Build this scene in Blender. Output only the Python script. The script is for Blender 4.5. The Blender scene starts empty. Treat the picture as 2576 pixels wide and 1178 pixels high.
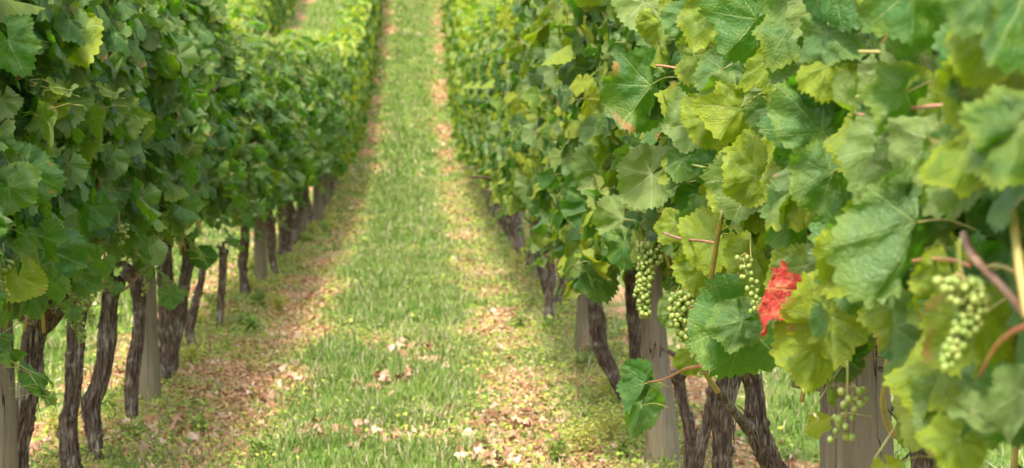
import bpy, math
import numpy as np
from mathutils import Matrix, Vector, Euler

S = bpy.context.scene
COL = S.collection
PI = math.pi
rad = math.radians

# ------------------------------------------------------------------ camera
F, CX, CY = 6082.0, 1288.0, 589.0            # focal length in pixels of a 2576 x 1178 picture
EYE = Vector((0.0, 0.0, 1.5))
pitch = math.atan(312.0 / F)
yaw = math.atan(235.0 / F * math.cos(pitch))
cam_d = bpy.data.cameras.new('camera')
cam = bpy.data.objects.new('camera', cam_d); COL.objects.link(cam)
cam.location = EYE
cam.rotation_euler = (PI / 2 - pitch, 0, -yaw)
cam_d.sensor_width = 36; cam_d.lens = 36 * F / 2576
cam_d.clip_start = 0.05; cam_d.clip_end = 2000
cam_d.dof.use_dof = True
cam_d.dof.focus_distance = 6.0
cam_d.dof.aperture_fstop = 8.5
S.camera = cam
CAMR = cam.rotation_euler.to_matrix()

# ------------------------------------------------------------------ light
SUN_EL, SUN_AZ = rad(56), rad(-170)          # azimuth measured from +Y towards +X
sdir = Vector((math.sin(SUN_AZ) * math.cos(SUN_EL), math.cos(SUN_AZ) * math.cos(SUN_EL), math.sin(SUN_EL)))
sun_d = bpy.data.lights.new('sun', 'SUN')
sun_d.energy = 2.7; sun_d.angle = rad(6); sun_d.color = (1.0, 0.93, 0.80)
sun = bpy.data.objects.new('sun', sun_d); COL.objects.link(sun)
sun.rotation_euler = sdir.to_track_quat('Z', 'Y').to_euler()
sun.location = (-20, -20, 40)
W = bpy.data.worlds.new('World'); S.world = W; W.use_nodes = True
wn = W.node_tree.nodes; wl = W.node_tree.links
bgn = wn['Background']; bgn.inputs['Strength'].default_value = 0.15
sky = wn.new('ShaderNodeTexSky'); sky.sky_type = 'NISHITA'; sky.sun_disc = False
sky.sun_elevation = SUN_EL; sky.sun_rotation = SUN_AZ
sky.air_density = 1.0; sky.dust_density = 4.0; sky.ozone_density = 1.0
hz = wn.new('ShaderNodeHueSaturation'); hz.inputs['Saturation'].default_value = .5; hz.inputs['Value'].default_value = 1.6   # thin cloud veil
wl.new(sky.outputs[0], hz.inputs['Color']); wl.new(hz.outputs[0], bgn.inputs['Color'])
S.view_settings.view_transform = 'Standard'; S.view_settings.look = 'None'
S.view_settings.exposure = 1.16; S.view_settings.gamma = 1.0
S.cycles.max_bounces = 7; S.cycles.diffuse_bounces = 4; S.cycles.transmission_bounces = 4
S.cycles.glossy_bounces = 2; S.cycles.transparent_max_bounces = 4
S.cycles.caustics_reflective = False; S.cycles.caustics_refractive = False
S.cycles.use_adaptive_sampling = True; S.cycles.adaptive_threshold = 0.02
S.cycles.use_denoising = True
S.cycles.sample_clamp_indirect = 8

ROWL, ROWR, PITCH = -1.365, 1.025, 2.39

# ------------------------------------------------------------------ noise and terrain
def _h(ix, iy, seed):
    n = (ix.astype(np.int64) * 374761393 + iy.astype(np.int64) * 668265263 + seed * 974634777) & 0xffffffff
    n = ((n ^ (n >> 13)) * 1274126177) & 0xffffffff
    n = ((n ^ (n >> 16)) * 2246822519) & 0xffffffff
    return ((n ^ (n >> 15)) & 0xffffff) / float(0xffffff)
def vnoise(x, y, seed=0):
    x = np.asarray(x, float); y = np.asarray(y, float)
    ix = np.floor(x); iy = np.floor(y); fx = x - ix; fy = y - iy
    fx = fx * fx * (3 - 2 * fx); fy = fy * fy * (3 - 2 * fy)
    a = _h(ix, iy, seed); b = _h(ix + 1, iy, seed); c = _h(ix, iy + 1, seed); d = _h(ix + 1, iy + 1, seed)
    return (a * (1 - fx) + b * fx) * (1 - fy) + (c * (1 - fx) + d * fx) * fy
def fbm(x, y, seed=0, o=4):
    v = 0; a = .5; t = 0
    for k in range(o):
        v = v + a * vnoise(np.asarray(x) * 2 ** k, np.asarray(y) * 2 ** k, seed + k * 17); t += a; a *= .5
    return v / t
def sstep(a, b, x):
    t = np.clip((x - a) / (b - a), 0, 1); return t * t * (3 - 2 * t)
def height(y):
    y = np.asarray(y, float)
    a, b, s = 32.0, 60.0, 0.18
    t = np.clip(y - a, 0, b - a)
    z = s * t * t / (2 * (b - a)) + s * np.clip(y - b, 0, 60)
    z = z + s * 60 * (1 - np.exp(-np.clip(y - 120, 0, None) / 60))
    return z
def hgt(x, y):
    x = np.asarray(x, float); y = np.asarray(y, float)
    xl = np.mod(x - ROWL, PITCH)
    rut = -0.02 * np.exp(-((xl - .465) / .2) ** 2) - 0.02 * np.exp(-((xl - 1.835) / .2) ** 2)
    under = 0.025 * np.exp(-(np.minimum(xl, PITCH - xl) / .25) ** 2)
    return height(y) + rut + under + (fbm(x * 1.3, y * 1.3, 5, 3) - .5) * .05
def gz(x, y): return float(hgt(np.array([x]), np.array([y]))[0])

# ------------------------------------------------------------------ pixel rays (real points at real distances)
def ray(px, py):
    return CAMR @ Vector(((px - CX) / F, -(py - CY) / F, -1.0))
def at_y(px, py, Y):
    r = ray(px, py); return EYE + r * (Y / r.y)
def at_x(px, py, X):
    r = ray(px, py); return EYE + r * (X / r.x)

# ------------------------------------------------------------------ helpers: objects
def tag(o, label=None, cat=None, group=None, kind=None):
    if label: o['label'] = label
    if cat: o['category'] = cat
    if group: o['group'] = group
    if kind: o['kind'] = kind
    return o
def link(name, mesh, parent=None, loc=None):
    o = bpy.data.objects.new(name, mesh); COL.objects.link(o)
    if parent: o.parent = parent
    if loc is not None: o.location = loc
    return o
def empty(name, loc, rz=0):
    o = bpy.data.objects.new(name, None); COL.objects.link(o)
    o.location = loc; o.rotation_euler = (0, 0, rz); o.empty_display_size = .1
    return o
def np_mesh(name, v, quads=None, tris=None, mats=(), mi_q=None, mi_t=None, uv=None, col=None, smooth=True):
    m = bpy.data.meshes.new(name)
    v = np.ascontiguousarray(v, dtype=np.float32)
    q = np.zeros((0, 4), np.int32) if quads is None else np.asarray(quads, np.int32).reshape(-1, 4)
    t = np.zeros((0, 3), np.int32) if tris is None else np.asarray(tris, np.int32).reshape(-1, 3)
    nq, nt = len(q), len(t)
    m.vertices.add(len(v)); m.vertices.foreach_set('co', v.ravel())
    loops = np.concatenate([q.ravel(), t.ravel()])
    m.loops.add(len(loops)); m.loops.foreach_set('vertex_index', loops)
    m.polygons.add(nq + nt)
    st = np.concatenate([np.arange(nq) * 4, nq * 4 + np.arange(nt) * 3]).astype(np.int32)
    m.polygons.foreach_set('loop_start', st)
    if smooth: m.polygons.foreach_set('use_smooth', np.ones(nq + nt, bool))
    if mi_q is not None or mi_t is not None:
        a = np.zeros(nq, np.int32) if mi_q is None else np.asarray(mi_q, np.int32)
        b = np.zeros(nt, np.int32) if mi_t is None else np.asarray(mi_t, np.int32)
        m.polygons.foreach_set('material_index', np.concatenate([a, b]))
    m.update(calc_edges=True)
    if uv is not None:
        l = m.uv_layers.new(name='UVMap'); l.data.foreach_set('uv', np.asarray(uv, np.float32)[loops].ravel())
    if col is not None:
        a = m.color_attributes.new('lc', 'FLOAT_COLOR', 'POINT'); a.data.foreach_set('color', np.asarray(col, np.float32).ravel())
    for k in mats: m.materials.append(k)
    return m

class Geo:                                   # collects pieces into one mesh
    def __init__(s): s.v = []; s.q = []; s.t = []; s.mq = []; s.mt = []; s.uv = []; s.c = []; s.n = 0
    def add(s, v, q=None, t=None, mi=0, uv=None, c=None):
        v = np.asarray(v, float)
        if q is not None and len(q): s.q.append(np.asarray(q) + s.n); s.mq.append(np.full(len(q), mi))
        if t is not None and len(t): s.t.append(np.asarray(t) + s.n); s.mt.append(np.full(len(t), mi))
        s.v.append(v); s.n += len(v)
        s.uv.append(np.zeros((len(v), 2)) if uv is None else uv)
        s.c.append(np.tile(np.array([.5, 0, .5, 0.]), (len(v), 1)) if c is None else c)
    def build(s, name, mats, origin=None):
        v = np.concatenate(s.v)
        if origin is not None: v = v - np.array(origin)
        q = np.concatenate(s.q) if s.q else None; t = np.concatenate(s.t) if s.t else None
        return np_mesh(name, v, q, t, mats, np.concatenate(s.mq) if s.q else None, np.concatenate(s.mt) if s.t else None,
                       np.concatenate(s.uv), np.concatenate(s.c))

def spline(pts, n):
    """Catmull-Rom through rows of pts (any number of columns)."""
    p = np.asarray(pts, float)
    if len(p) == 2: return p[0] + (p[1] - p[0]) * np.linspace(0, 1, n)[:, None]
    p = np.vstack([2 * p[0] - p[1], p, 2 * p[-1] - p[-2]])
    m = len(p) - 3
    t = np.linspace(0, m - 1e-6, n); i = t.astype(int); f = (t - i)[:, None]
    a, b, c, d = p[i], p[i + 1], p[i + 2], p[i + 3]
    return .5 * (2 * b + (c - a) * f + (2 * a - 5 * b + 4 * c - d) * f * f + (3 * b - a - 3 * c + d) * f ** 3)
def tube(g, pts, n=12, sides=8, mi=0, bark=0.0, seed=0, cap=True, uvs=None):
    """pts rows: x y z r"""
    s = spline(pts, n); c = s[:, :3]; r = np.maximum(s[:, 3], 1e-4)
    tan = np.gradient(c, axis=0); tan /= np.linalg.norm(tan, axis=1)[:, None] + 1e-9
    ref = np.array([0.0, 1.0, 0.0]) if abs(tan[:, 1]).mean() < .8 else np.array([0, 0, 1.0])
    u = np.cross(tan, ref); u /= np.linalg.norm(u, axis=1)[:, None] + 1e-9
    w = np.cross(tan, u)
    th = np.arange(sides) * 2 * PI / sides
    L = np.concatenate([[0], np.cumsum(np.linalg.norm(np.diff(c, axis=0), axis=1))])
    R = np.repeat(r[:, None], sides, 1)
    if bark:
        tw = th[None, :] + L[:, None] * 1.5
        cx, sy = np.cos(tw), np.sin(tw)
        a = vnoise(cx * 5 + 20, sy * 5 + L[:, None] * 3.5, seed) - .5        # strips
        b = vnoise(cx * 1.6 + 9, sy * 1.6 + L[:, None] * 9, seed + 3) - .5   # swellings
        d = vnoise(cx * 9 + 3, sy * 9 + L[:, None] * 14, seed + 7) - .5
        e = np.abs(vnoise(cx * 3.4 + 40, sy * 3.4 + L[:, None] * 2.2, seed + 11) - .5)      # deep seams between bark strips
        R = R * (1 + bark * (1.1 * a + 1.25 * b + .5 * d + 1.0 * np.minimum(e * 2, .35) - .2))
    v = c[:, None, :] + R[..., None] * (np.cos(th)[None, :, None] * u[:, None, :] + np.sin(th)[None, :, None] * w[:, None, :])
    i = np.arange(n - 1)[:, None] * sides; j = np.arange(sides)[None, :]; k = (j + 1) % sides
    q = np.stack([i + j, i + k, i + sides + k, i + sides + j], -1).reshape(-1, 4)
    uv = np.stack([np.repeat(th[None, :] / (2 * PI), n, 0), np.repeat(L[:, None], sides, 1)], -1).reshape(-1, 2)
    vv = v.reshape(-1, 3); t = []
    if cap:
        base = len(vv); vv = np.vstack([vv, c[0], c[-1] + tan[-1] * r[-1] * .3])
        for jj in range(sides):
            t.append((base, (jj + 1) % sides, jj)); t.append((base + 1, (n - 1) * sides + jj, (n - 1) * sides + (jj + 1) % sides))
        uv = np.vstack([uv, [[0, 0], [0, L[-1]]]])
    g.add(vv, q, t, mi, uv)

# ------------------------------------------------------------------ materials
def mat(name):
    m = bpy.data.materials.new(name); m.use_nodes = True; m.node_tree.nodes.clear(); return m
class N:                                     # small node-writing helper
    def __init__(s, m): s.t = m.node_tree; s.n = s.t.nodes; s.l = s.t.links
    def add(s, k, **kw):
        n = s.n.new(k)
        for a, b in kw.items(): setattr(n, a, b)
        return n
    def put(s, sock, v):
        if hasattr(v, 'links'): s.l.new(v, sock)
        elif isinstance(v, (tuple, list)) and len(v) == 3 and sock.type == 'RGBA': sock.default_value = (*v, 1)
        else: sock.default_value = v
    def m(s, op, a, b=0.0, c=None, clamp=False):
        n = s.add('ShaderNodeMath', operation=op); n.use_clamp = clamp
        s.put(n.inputs[0], a); s.put(n.inputs[1], b)
        if c is not None: s.put(n.inputs[2], c)
        return n.outputs[0]
    def mix(s, f, a, b, mode='MIX'):
        n = s.add('ShaderNodeMix', data_type='RGBA', blend_type=mode); n.clamp_factor = True
        s.put(n.inputs[0], f); s.put(n.inputs[6], a); s.put(n.inputs[7], b); return n.outputs[2]
    def ss(s, v, a, b, lo=0.0, hi=1.0):
        n = s.add('ShaderNodeMapRange', interpolation_type='SMOOTHSTEP')
        s.put(n.inputs[0], v); s.put(n.inputs[1], a); s.put(n.inputs[2], b); s.put(n.inputs[3], lo); s.put(n.inputs[4], hi); return n.outputs[0]
    def noise(s, vec, scale, detail=3, rough=.5, w=None):
        n = s.add('ShaderNodeTexNoise', noise_dimensions='3D'); n.inputs['Scale'].default_value = scale
        n.inputs['Detail'].default_value = detail; n.inputs['Roughness'].default_value = rough
        if vec is not None: s.l.new(vec, n.inputs['Vector'])
        return n
    def ramp(s, f, stops):
        n = s.add('ShaderNodeValToRGB'); e = n.color_ramp.elements
        while len(e) < len(stops): e.new(.5)
        for k, (p, c) in enumerate(stops): e[k].position = p; e[k].color = (*c, 1)
        s.put(n.inputs[0], f); return n.outputs[0]
    def out(s, sh): o = s.add('ShaderNodeOutputMaterial'); s.l.new(sh, o.inputs[0])

def leaf_material(name, detail=True, red=False):
    mt = mat(name); n = N(mt)
    at = n.add('ShaderNodeAttribute', attribute_name='lc')
    sp = n.add('ShaderNodeSeparateColor'); n.l.new(at.outputs['Color'], sp.inputs[0])
    tone, yel, seed, edge = sp.outputs[0], sp.outputs[1], sp.outputs[2], at.outputs['Alpha']
    uvn = n.add('ShaderNodeUVMap', uv_map='UVMap')
    sx = n.add('ShaderNodeSeparateXYZ'); n.l.new(uvn.outputs[0], sx.inputs[0])
    cb = n.add('ShaderNodeCombineXYZ'); n.l.new(sx.outputs[0], cb.inputs[0]); n.l.new(sx.outputs[1], cb.inputs[1])
    n.l.new(n.m('MULTIPLY', seed, 57.0), cb.inputs[2])
    vec = cb.outputs[0]
    geo = n.add('ShaderNodeNewGeometry'); back = geo.outputs['Backfacing']
    patch = n.noise(vec, 2.3, 3, .6).outputs['Fac']
    if red:
        patch = n.noise(vec, 4.5, 4, .65).outputs['Fac']
        top = n.ramp(patch, [(0.3, (.42, .018, .016)), (.5, (.52, .05, .045)), (.60, (.62, .20, .09)), (.74, (.36, .025, .03))])
        under = n.ramp(patch, [(0.3, (.60, .13, .12)), (.7, (.52, .07, .07))])
        vcol_t, vcol_u = (.55, .22, .08), (.62, .35, .22)
        tr_c = (.62, .05, .04)
    else:
        dark = n.ramp(tone, [(0, (.010, .046, .010)), (.35, (.032, .108, .018)), (.62, (.062, .148, .034)), (1, (.090, .155, .050))])
        yy = n.m('ADD', yel, n.m('MULTIPLY', n.m('SUBTRACT', patch, .5), 1.3), clamp=True)
        yy = n.m('MAXIMUM', yy, n.m('MULTIPLY', n.ss(edge, .62, 1.0), n.ss(n.m('ADD', yel, n.m('MULTIPLY', tone, .35)), .15, .6)), clamp=True)
        top = n.mix(yy, dark, (.23, .275, .010))
        under = n.mix(yel, (.115, .185, .065), (.25, .30, .05))
        spots = n.ss(n.noise(vec, 6.0, 2, .5).outputs['Fac'], .70, .76)
        top = n.mix(n.m('MULTIPLY', spots, n.m('ADD', n.m('MULTIPLY', yel, .7), .12)), top, (.22, .09, .03))
        scorch = n.m('MULTIPLY', n.ss(edge, .70, .98), n.ss(n.noise(vec, 1.7, 2, .5).outputs['Fac'], .57, .66))
        scorch = n.m('MULTIPLY', scorch, n.m('GREATER_THAN', seed, .74))
        top = n.mix(scorch, top, (.30, .13, .04)); under = n.mix(scorch, under, (.34, .18, .08))
        vcol_t, vcol_u = (.20, .27, .08), (.32, .36, .17)
        tr_c = n.mix(yel, (.14, .44, .008), (.52, .62, .010))
    if detail:
        u = n.m('ABSOLUTE', sx.outputs[0]); v = sx.outputs[1]
        r2 = n.m('ADD', n.m('MULTIPLY', u, u), n.m('MULTIPLY', v, v)); r = n.m('SQRT', r2)
        best = None
        for a in (0, 50, 103):
            dx, dy = math.sin(rad(a)), math.cos(rad(a))
            t = n.m('ADD', n.m('MULTIPLY', u, dx), n.m('MULTIPLY', v, dy))
            s_ = n.m('ABSOLUTE', n.m('SUBTRACT', n.m('MULTIPLY', u, dy), n.m('MULTIPLY', v, dx)))
            s_ = n.m('ADD', s_, n.m('MULTIPLY', n.m('LESS_THAN', t, 0.0), 5.0))
            best = s_ if best is None else n.m('MINIMUM', best, s_)
        wmain = n.m('MULTIPLY_ADD', r, -.012, .021)
        mainv = n.m('SUBTRACT', 1.0, n.ss(n.m('DIVIDE', best, wmain), .55, 1.35), clamp=True)
        along = n.m('SQRT', n.m('MAXIMUM', n.m('SUBTRACT', r2, n.m('MULTIPLY', best, best)), 0.0))
        ph = n.m('FRACT', n.m('MULTIPLY', n.m('SUBTRACT', along, n.m('MULTIPLY', best, .85)), 6.3))
        sec = n.m('SUBTRACT', 1.0, n.ss(n.m('ABSOLUTE', n.m('SUBTRACT', ph, .5)), .02, .075), clamp=True)
        vein = n.m('MAXIMUM', mainv, n.m('MULTIPLY', sec, .55), clamp=True)
        vo = n.add('ShaderNodeTexVoronoi', feature='DISTANCE_TO_EDGE'); vo.inputs['Scale'].default_value = 15
        n.l.new(vec, vo.inputs['Vector'])
        cell = n.ss(vo.outputs['Distance'], 0.0, .22)
        fine = n.m('SUBTRACT', 1.0, n.ss(vo.outputs['Distance'], .0, .055), clamp=True)
        top = n.mix(n.m('MULTIPLY', n.m('MAXIMUM', vein, n.m('MULTIPLY', fine, .22)), .75), top, vcol_t)
        under = n.mix(n.m('MULTIPLY', n.m('MAXIMUM', vein, n.m('MULTIPLY', fine, .4)), .85), under, vcol_u)
        hgt_ = n.m('SUBTRACT', n.m('MULTIPLY', cell, .5), n.m('MULTIPLY', n.m('MAXIMUM', mainv, n.m('MULTIPLY', sec, .6)), .8))
        hgt_ = n.m('ADD', hgt_, n.m('MULTIPLY', n.noise(vec, 5.0, 3, .55).outputs['Fac'], 1.6))
        bump = n.add('ShaderNodeBump'); bump.inputs['Strength'].default_value = .8; bump.inputs['Distance'].default_value = .0026
        n.l.new(hgt_, bump.inputs['Height']); nrm = bump.outputs[0]
    else:
        bump = n.add('ShaderNodeBump'); bump.inputs['Strength'].default_value = .6; bump.inputs['Distance'].default_value = .006
        n.l.new(n.noise(vec, 6.0, 2, .5).outputs['Fac'], bump.inputs['Height']); nrm = bump.outputs[0]
    base = n.mix(back, top, under)
    p = n.add('ShaderNodeBsdfPrincipled'); n.put(p.inputs['Base Color'], base)
    rough = n.m('MULTIPLY_ADD', back, .22, .50); n.put(p.inputs['Roughness'], rough)
    p.inputs['Specular IOR Level'].default_value = .38
    n.l.new(nrm, p.inputs['Normal'])
    tr = n.add('ShaderNodeBsdfTranslucent'); n.put(tr.inputs['Color'], tr_c)
    mx = n.add('ShaderNodeMixShader'); mx.inputs[0].default_value = .34
    n.l.new(p.outputs[0], mx.inputs[1]); n.l.new(tr.outputs[0], mx.inputs[2])
    n.out(mx.outputs[0]); return mt

def simple(name, c1, c2, scale=30, rough=.6, translucent=0.0, bump=.0, spec=.4):
    mt = mat(name); n = N(mt)
    tc = n.add('ShaderNodeTexCoord'); f = n.noise(tc.outputs['Object'], scale, 3, .55).outputs['Fac']
    c = n.mix(n.ss(f, .35, .65), c1, c2)
    p = n.add('ShaderNodeBsdfPrincipled'); n.put(p.inputs['Base Color'], c); p.inputs['Roughness'].default_value = rough
    p.inputs['Specular IOR Level'].default_value = spec
    if bump:
        b = n.add('ShaderNodeBump'); b.inputs['Distance'].default_value = bump; n.l.new(f, b.inputs['Height']); n.l.new(b.outputs[0], p.inputs['Normal'])
    sh = p.outputs[0]
    if translucent:
        tr = n.add('ShaderNodeBsdfTranslucent'); n.put(tr.inputs['Color'], c)
        mx = n.add('ShaderNodeMixShader'); mx.inputs[0].default_value = translucent
        n.l.new(sh, mx.inputs[1]); n.l.new(tr.outputs[0], mx.inputs[2]); sh = mx.outputs[0]
    n.out(sh); return mt

def bark_material():
    mt = mat('vine_bark'); n = N(mt)
    uvn = n.add('ShaderNodeUVMap', uv_map='UVMap')
    tc = n.add('ShaderNodeTexCoord')
    mp = n.add('ShaderNodeMapping'); mp.inputs['Scale'].default_value = (1, 1, .13); n.l.new(tc.outputs['Object'], mp.inputs[0])
    a = n.noise(mp.outputs[0], 130, 4, .6).outputs['Fac']
    b = n.noise(tc.outputs['Object'], 14, 4, .6).outputs['Fac']
    c = n.ramp(a, [(.30, (.020, .014, .010)), (.44, (.08, .055, .038)), (.58, (.20, .15, .11)), (.76, (.40, .33, .27))])
    c = n.mix(n.ss(b, .42, .68), c, n.mix(.5, c, (.07, .035, .025)))
    c = n.mix(n.m('MULTIPLY', n.ss(b, .50, .36), n.ss(a, .4, .6)), c, (.33, .30, .25))
    p = n.add('ShaderNodeBsdfPrincipled'); n.put(p.inputs['Base Color'], c); p.inputs['Roughness'].default_value = .85
    p.inputs['Specular IOR Level'].default_value = .25
    bp = n.add('ShaderNodeBump'); bp.inputs['Strength'].default_value = 1; bp.inputs['Distance'].default_value = .02
    n.l.new(n.m('ADD', a, n.m('MULTIPLY', b, .5)), bp.inputs['Height']); n.l.new(bp.outputs[0], p.inputs['Normal'])
    n.out(p.outputs[0]); return mt
def post_material():
    mt = mat('weathered_wood'); n = N(mt)
    tc = n.add('ShaderNodeTexCoord')
    mp = n.add('ShaderNodeMapping'); mp.inputs['Scale'].default_value = (1, 1, .05); n.l.new(tc.outputs['Object'], mp.inputs[0])
    a = n.noise(mp.outputs[0], 90, 4, .6).outputs['Fac']
    w = n.noise(mp.outputs[0], 22, 2, .5).outputs['Fac']
    b = n.noise(tc.outputs['Object'], 7, 4, .6).outputs['Fac']
    c = n.ramp(a, [(.3, (.10, .080, .058)), (.5, (.165, .133, .098)), (.7, (.24, .20, .155))])
    c = n.mix(n.ss(b, .4, .7), c, (.18, .145, .10))
    crack = n.m('SUBTRACT', 1.0, n.ss(n.m('ABSOLUTE', n.m('SUBTRACT', w, .52)), .002, .010), clamp=True)
    crack = n.m('MULTIPLY', crack, n.ss(b, .42, .55))
    c = n.mix(crack, c, (.03, .02, .015))
    sx = n.add('ShaderNodeSeparateXYZ'); n.l.new(tc.outputs['Object'], sx.inputs[0])
    c = n.mix(n.m('MULTIPLY', n.ss(sx.outputs[2], .5, .02), .35), c, (.22, .20, .09))
    p = n.add('ShaderNodeBsdfPrincipled'); n.put(p.inputs['Base Color'], c); p.inputs['Roughness'].default_value = .8
    p.inputs['Specular IOR Level'].default_value = .25
    bp = n.add('ShaderNodeBump'); bp.inputs['Strength'].default_value = .8; bp.inputs['Distance'].default_value = .006
    n.l.new(n.m('SUBTRACT', a, n.m('MULTIPLY', crack, 2.0)), bp.inputs['Height']); n.l.new(bp.outputs[0], p.inputs['Normal'])
    n.out(p.outputs[0]); return mt
def tint_material(name, translucent=.25, rough=.6, spec=.3):
    """colour comes from the object's own colour attribute (blade by blade, leaf by leaf)"""
    mt = mat(name); n = N(mt)
    at = n.add('ShaderNodeAttribute', attribute_name='lc')
    p = n.add('ShaderNodeBsdfPrincipled'); n.put(p.inputs['Base Color'], at.outputs['Color']); p.inputs['Roughness'].default_value = rough
    p.inputs['Specular IOR Level'].default_value = spec
    tr = n.add('ShaderNodeBsdfTranslucent'); n.put(tr.inputs['Color'], at.outputs['Color'])
    mx = n.add('ShaderNodeMixShader'); mx.inputs[0].default_value = translucent
    n.l.new(p.outputs[0], mx.inputs[1]); n.l.new(tr.outputs[0], mx.inputs[2]); n.out(mx.outputs[0]); return mt
def ground_material():
    mt = mat('vineyard_soil'); n = N(mt)
    at = n.add('ShaderNodeAttribute', attribute_name='lc')
    sp = n.add('ShaderNodeSeparateColor'); n.l.new(at.outputs['Color'], sp.inputs[0])
    tc = n.add('ShaderNodeTexCoord'); o = tc.outputs['Object']
    f1 = n.noise(o, 28, 5, .65).outputs['Fac']; f2 = n.noise(o, 9, 4, .6).outputs['Fac']; f3 = n.noise(o, 70, 3, .6).outputs['Fac']
    green = n.ramp(f1, [(.3, (.055, .11, .018)), (.5, (.13, .205, .036)), (.7, (.22, .285, .075))])
    orange = n.ramp(f1, [(.3, (.20, .115, .06)), (.45, (.40, .225, .11)), (.58, (.54, .34, .18)), (.75, (.58, .46, .31))])
    weed = n.ramp(f3, [(.3, (.10, .17, .03)), (.5, (.24, .30, .06)), (.7, (.36, .37, .12))])
    c = n.mix(n.ss(n.m('ADD', sp.outputs[1], n.m('MULTIPLY', n.m('SUBTRACT', f2, .5), .7)), .4, .6), green, weed)
    c = n.mix(n.m('MULTIPLY', n.ss(n.noise(o, 1.6, 4, .65).outputs['Fac'], .52, .66), .40), c, (.34, .28, .12))
    c = n.mix(n.ss(n.m('ADD', sp.outputs[0], n.m('MULTIPLY', n.m('SUBTRACT', f2, .5), .9)), .38, .62), c, orange)
    p = n.add('ShaderNodeBsdfPrincipled'); n.put(p.inputs['Base Color'], c); p.inputs['Roughness'].default_value = .95
    p.inputs['Specular IOR Level'].default_value = .1
    bp = n.add('ShaderNodeBump'); bp.inputs['Distance'].default_value = .02; n.l.new(n.m('ADD', f1, f3), bp.inputs['Height']); n.l.new(bp.outputs[0], p.inputs['Normal'])
    n.out(p.outputs[0]); return mt

M_LEAF = leaf_material('vine_leaf'); M_LEAF_FAR = leaf_material('vine_leaf_plain', detail=False); M_RED = leaf_material('red_vine_leaf', red=True)
M_BARK = bark_material(); M_POST = post_material(); M_GROUND = ground_material()
M_PET = simple('petiole_green', (.22, .28, .06), (.30, .24, .08), 25, .45)
M_PETRED = simple('petiole_red', (.42, .10, .07), (.42, .24, .09), 30, .45)
M_CANE = simple('green_cane', (.22, .23, .05), (.40, .27, .08), 34, .5, bump=.002)
M_CANEBR = simple('brown_cane', (.25, .11, .06), (.38, .22, .13), 22, .55, bump=.003)
M_GRAPE = simple('unripe_grape', (.19, .29, .045), (.40, .44, .12), 45, .38, translucent=.22, spec=.5)
M_BLADE = tint_material('grass_blade', .35, .5)
M_DRY = tint_material('dry_leaf', .12, .8, .15)
M_WIRE = simple('wire_metal', (.3, .3, .3), (.45, .45, .45), 10, .35)

# ------------------------------------------------------------------ leaf shapes
def outline(th, lob, asym, teeth, tooth_amp, seed):
    a = np.abs(th) * 180 / PI
    sgn = 1 + asym * np.sign(th)
    g = lambda c, w: np.exp(-((a - c) / w) ** 2)
    r = (.78 - .24 * lob) + (.20 + .26 * lob) * g(0, 30) + (.13 + .22 * lob) * g(54, 21) * sgn + (.03 + .20 * lob) * g(106, 26) * sgn - .10 * g(180, 30)
    x = (th / (2 * PI) * teeth + .35 * np.sin(th * 3 + seed)) % 1.0
    saw = 1 - np.abs(x - .42) / .58
    saw = np.clip(saw, 0, 1)
    return r * (1 + tooth_amp * (saw - .5)), saw
def leaf_template(nout, nring, lob, asym, teeth, amp, seed):
    half = rad(168)
    th = np.linspace(-half, half, nout)
    if teeth:
        r, _ = outline(th, lob, asym, teeth, amp, seed)
    else:
        r, _ = outline(th, lob, asym, 1, 0, seed); r = r * (1 + amp * .5 * np.where(np.arange(nout) % 2 == 0, -1, 1))
    fr = (np.arange(1, nring + 1) / nring) ** .9
    smooth_r, _ = outline(th, lob, asym, 1, 0, seed)
    rr = smooth_r[None, :] * fr[:, None]
    rr[-1] = r
    if nring > 2: rr[-2] = .5 * rr[-2] + .5 * r * fr[-2]
    u = rr * np.sin(th)[None]; v = rr * np.cos(th)[None]
    P = np.vstack([[0, 0], np.stack([u, v], -1).reshape(-1, 2)])
    e = np.concatenate([[0], np.repeat(fr, nout)])
    j = np.arange(nout - 1)
    t = np.stack([np.zeros_like(j), 1 + j + 1, 1 + j], -1)
    q = [np.stack([1 + k * nout + j, 1 + k * nout + j + 1, 1 + (k + 1) * nout + j + 1, 1 + (k + 1) * nout + j], -1) for k in range(nring - 1)]
    q = np.concatenate(q) if q else np.zeros((0, 4), int)
    return dict(P=P, e=e, t=t, q=q)
_l = [(.2, .05), (.55, -.06), (.35, .08), (.85, 0.0), (.05, -.05)]
T_HERO = [leaf_template(139, 12, l, a, 33 + i, .115, i) for i, (l, a) in enumerate(_l)]
T_NEAR = [leaf_template(85, 4, l, a, 26 + i, .13, i) for i, (l, a) in enumerate(_l)]
T_MID = [leaf_template(37, 3, l, a, 0, .11, i) for i, (l, a) in enumerate(_l[:4])]
T_FAR = [leaf_template(11, 1, l, a, 0, .0, i) for i, (l, a) in enumerate(_l[:3])]

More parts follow.
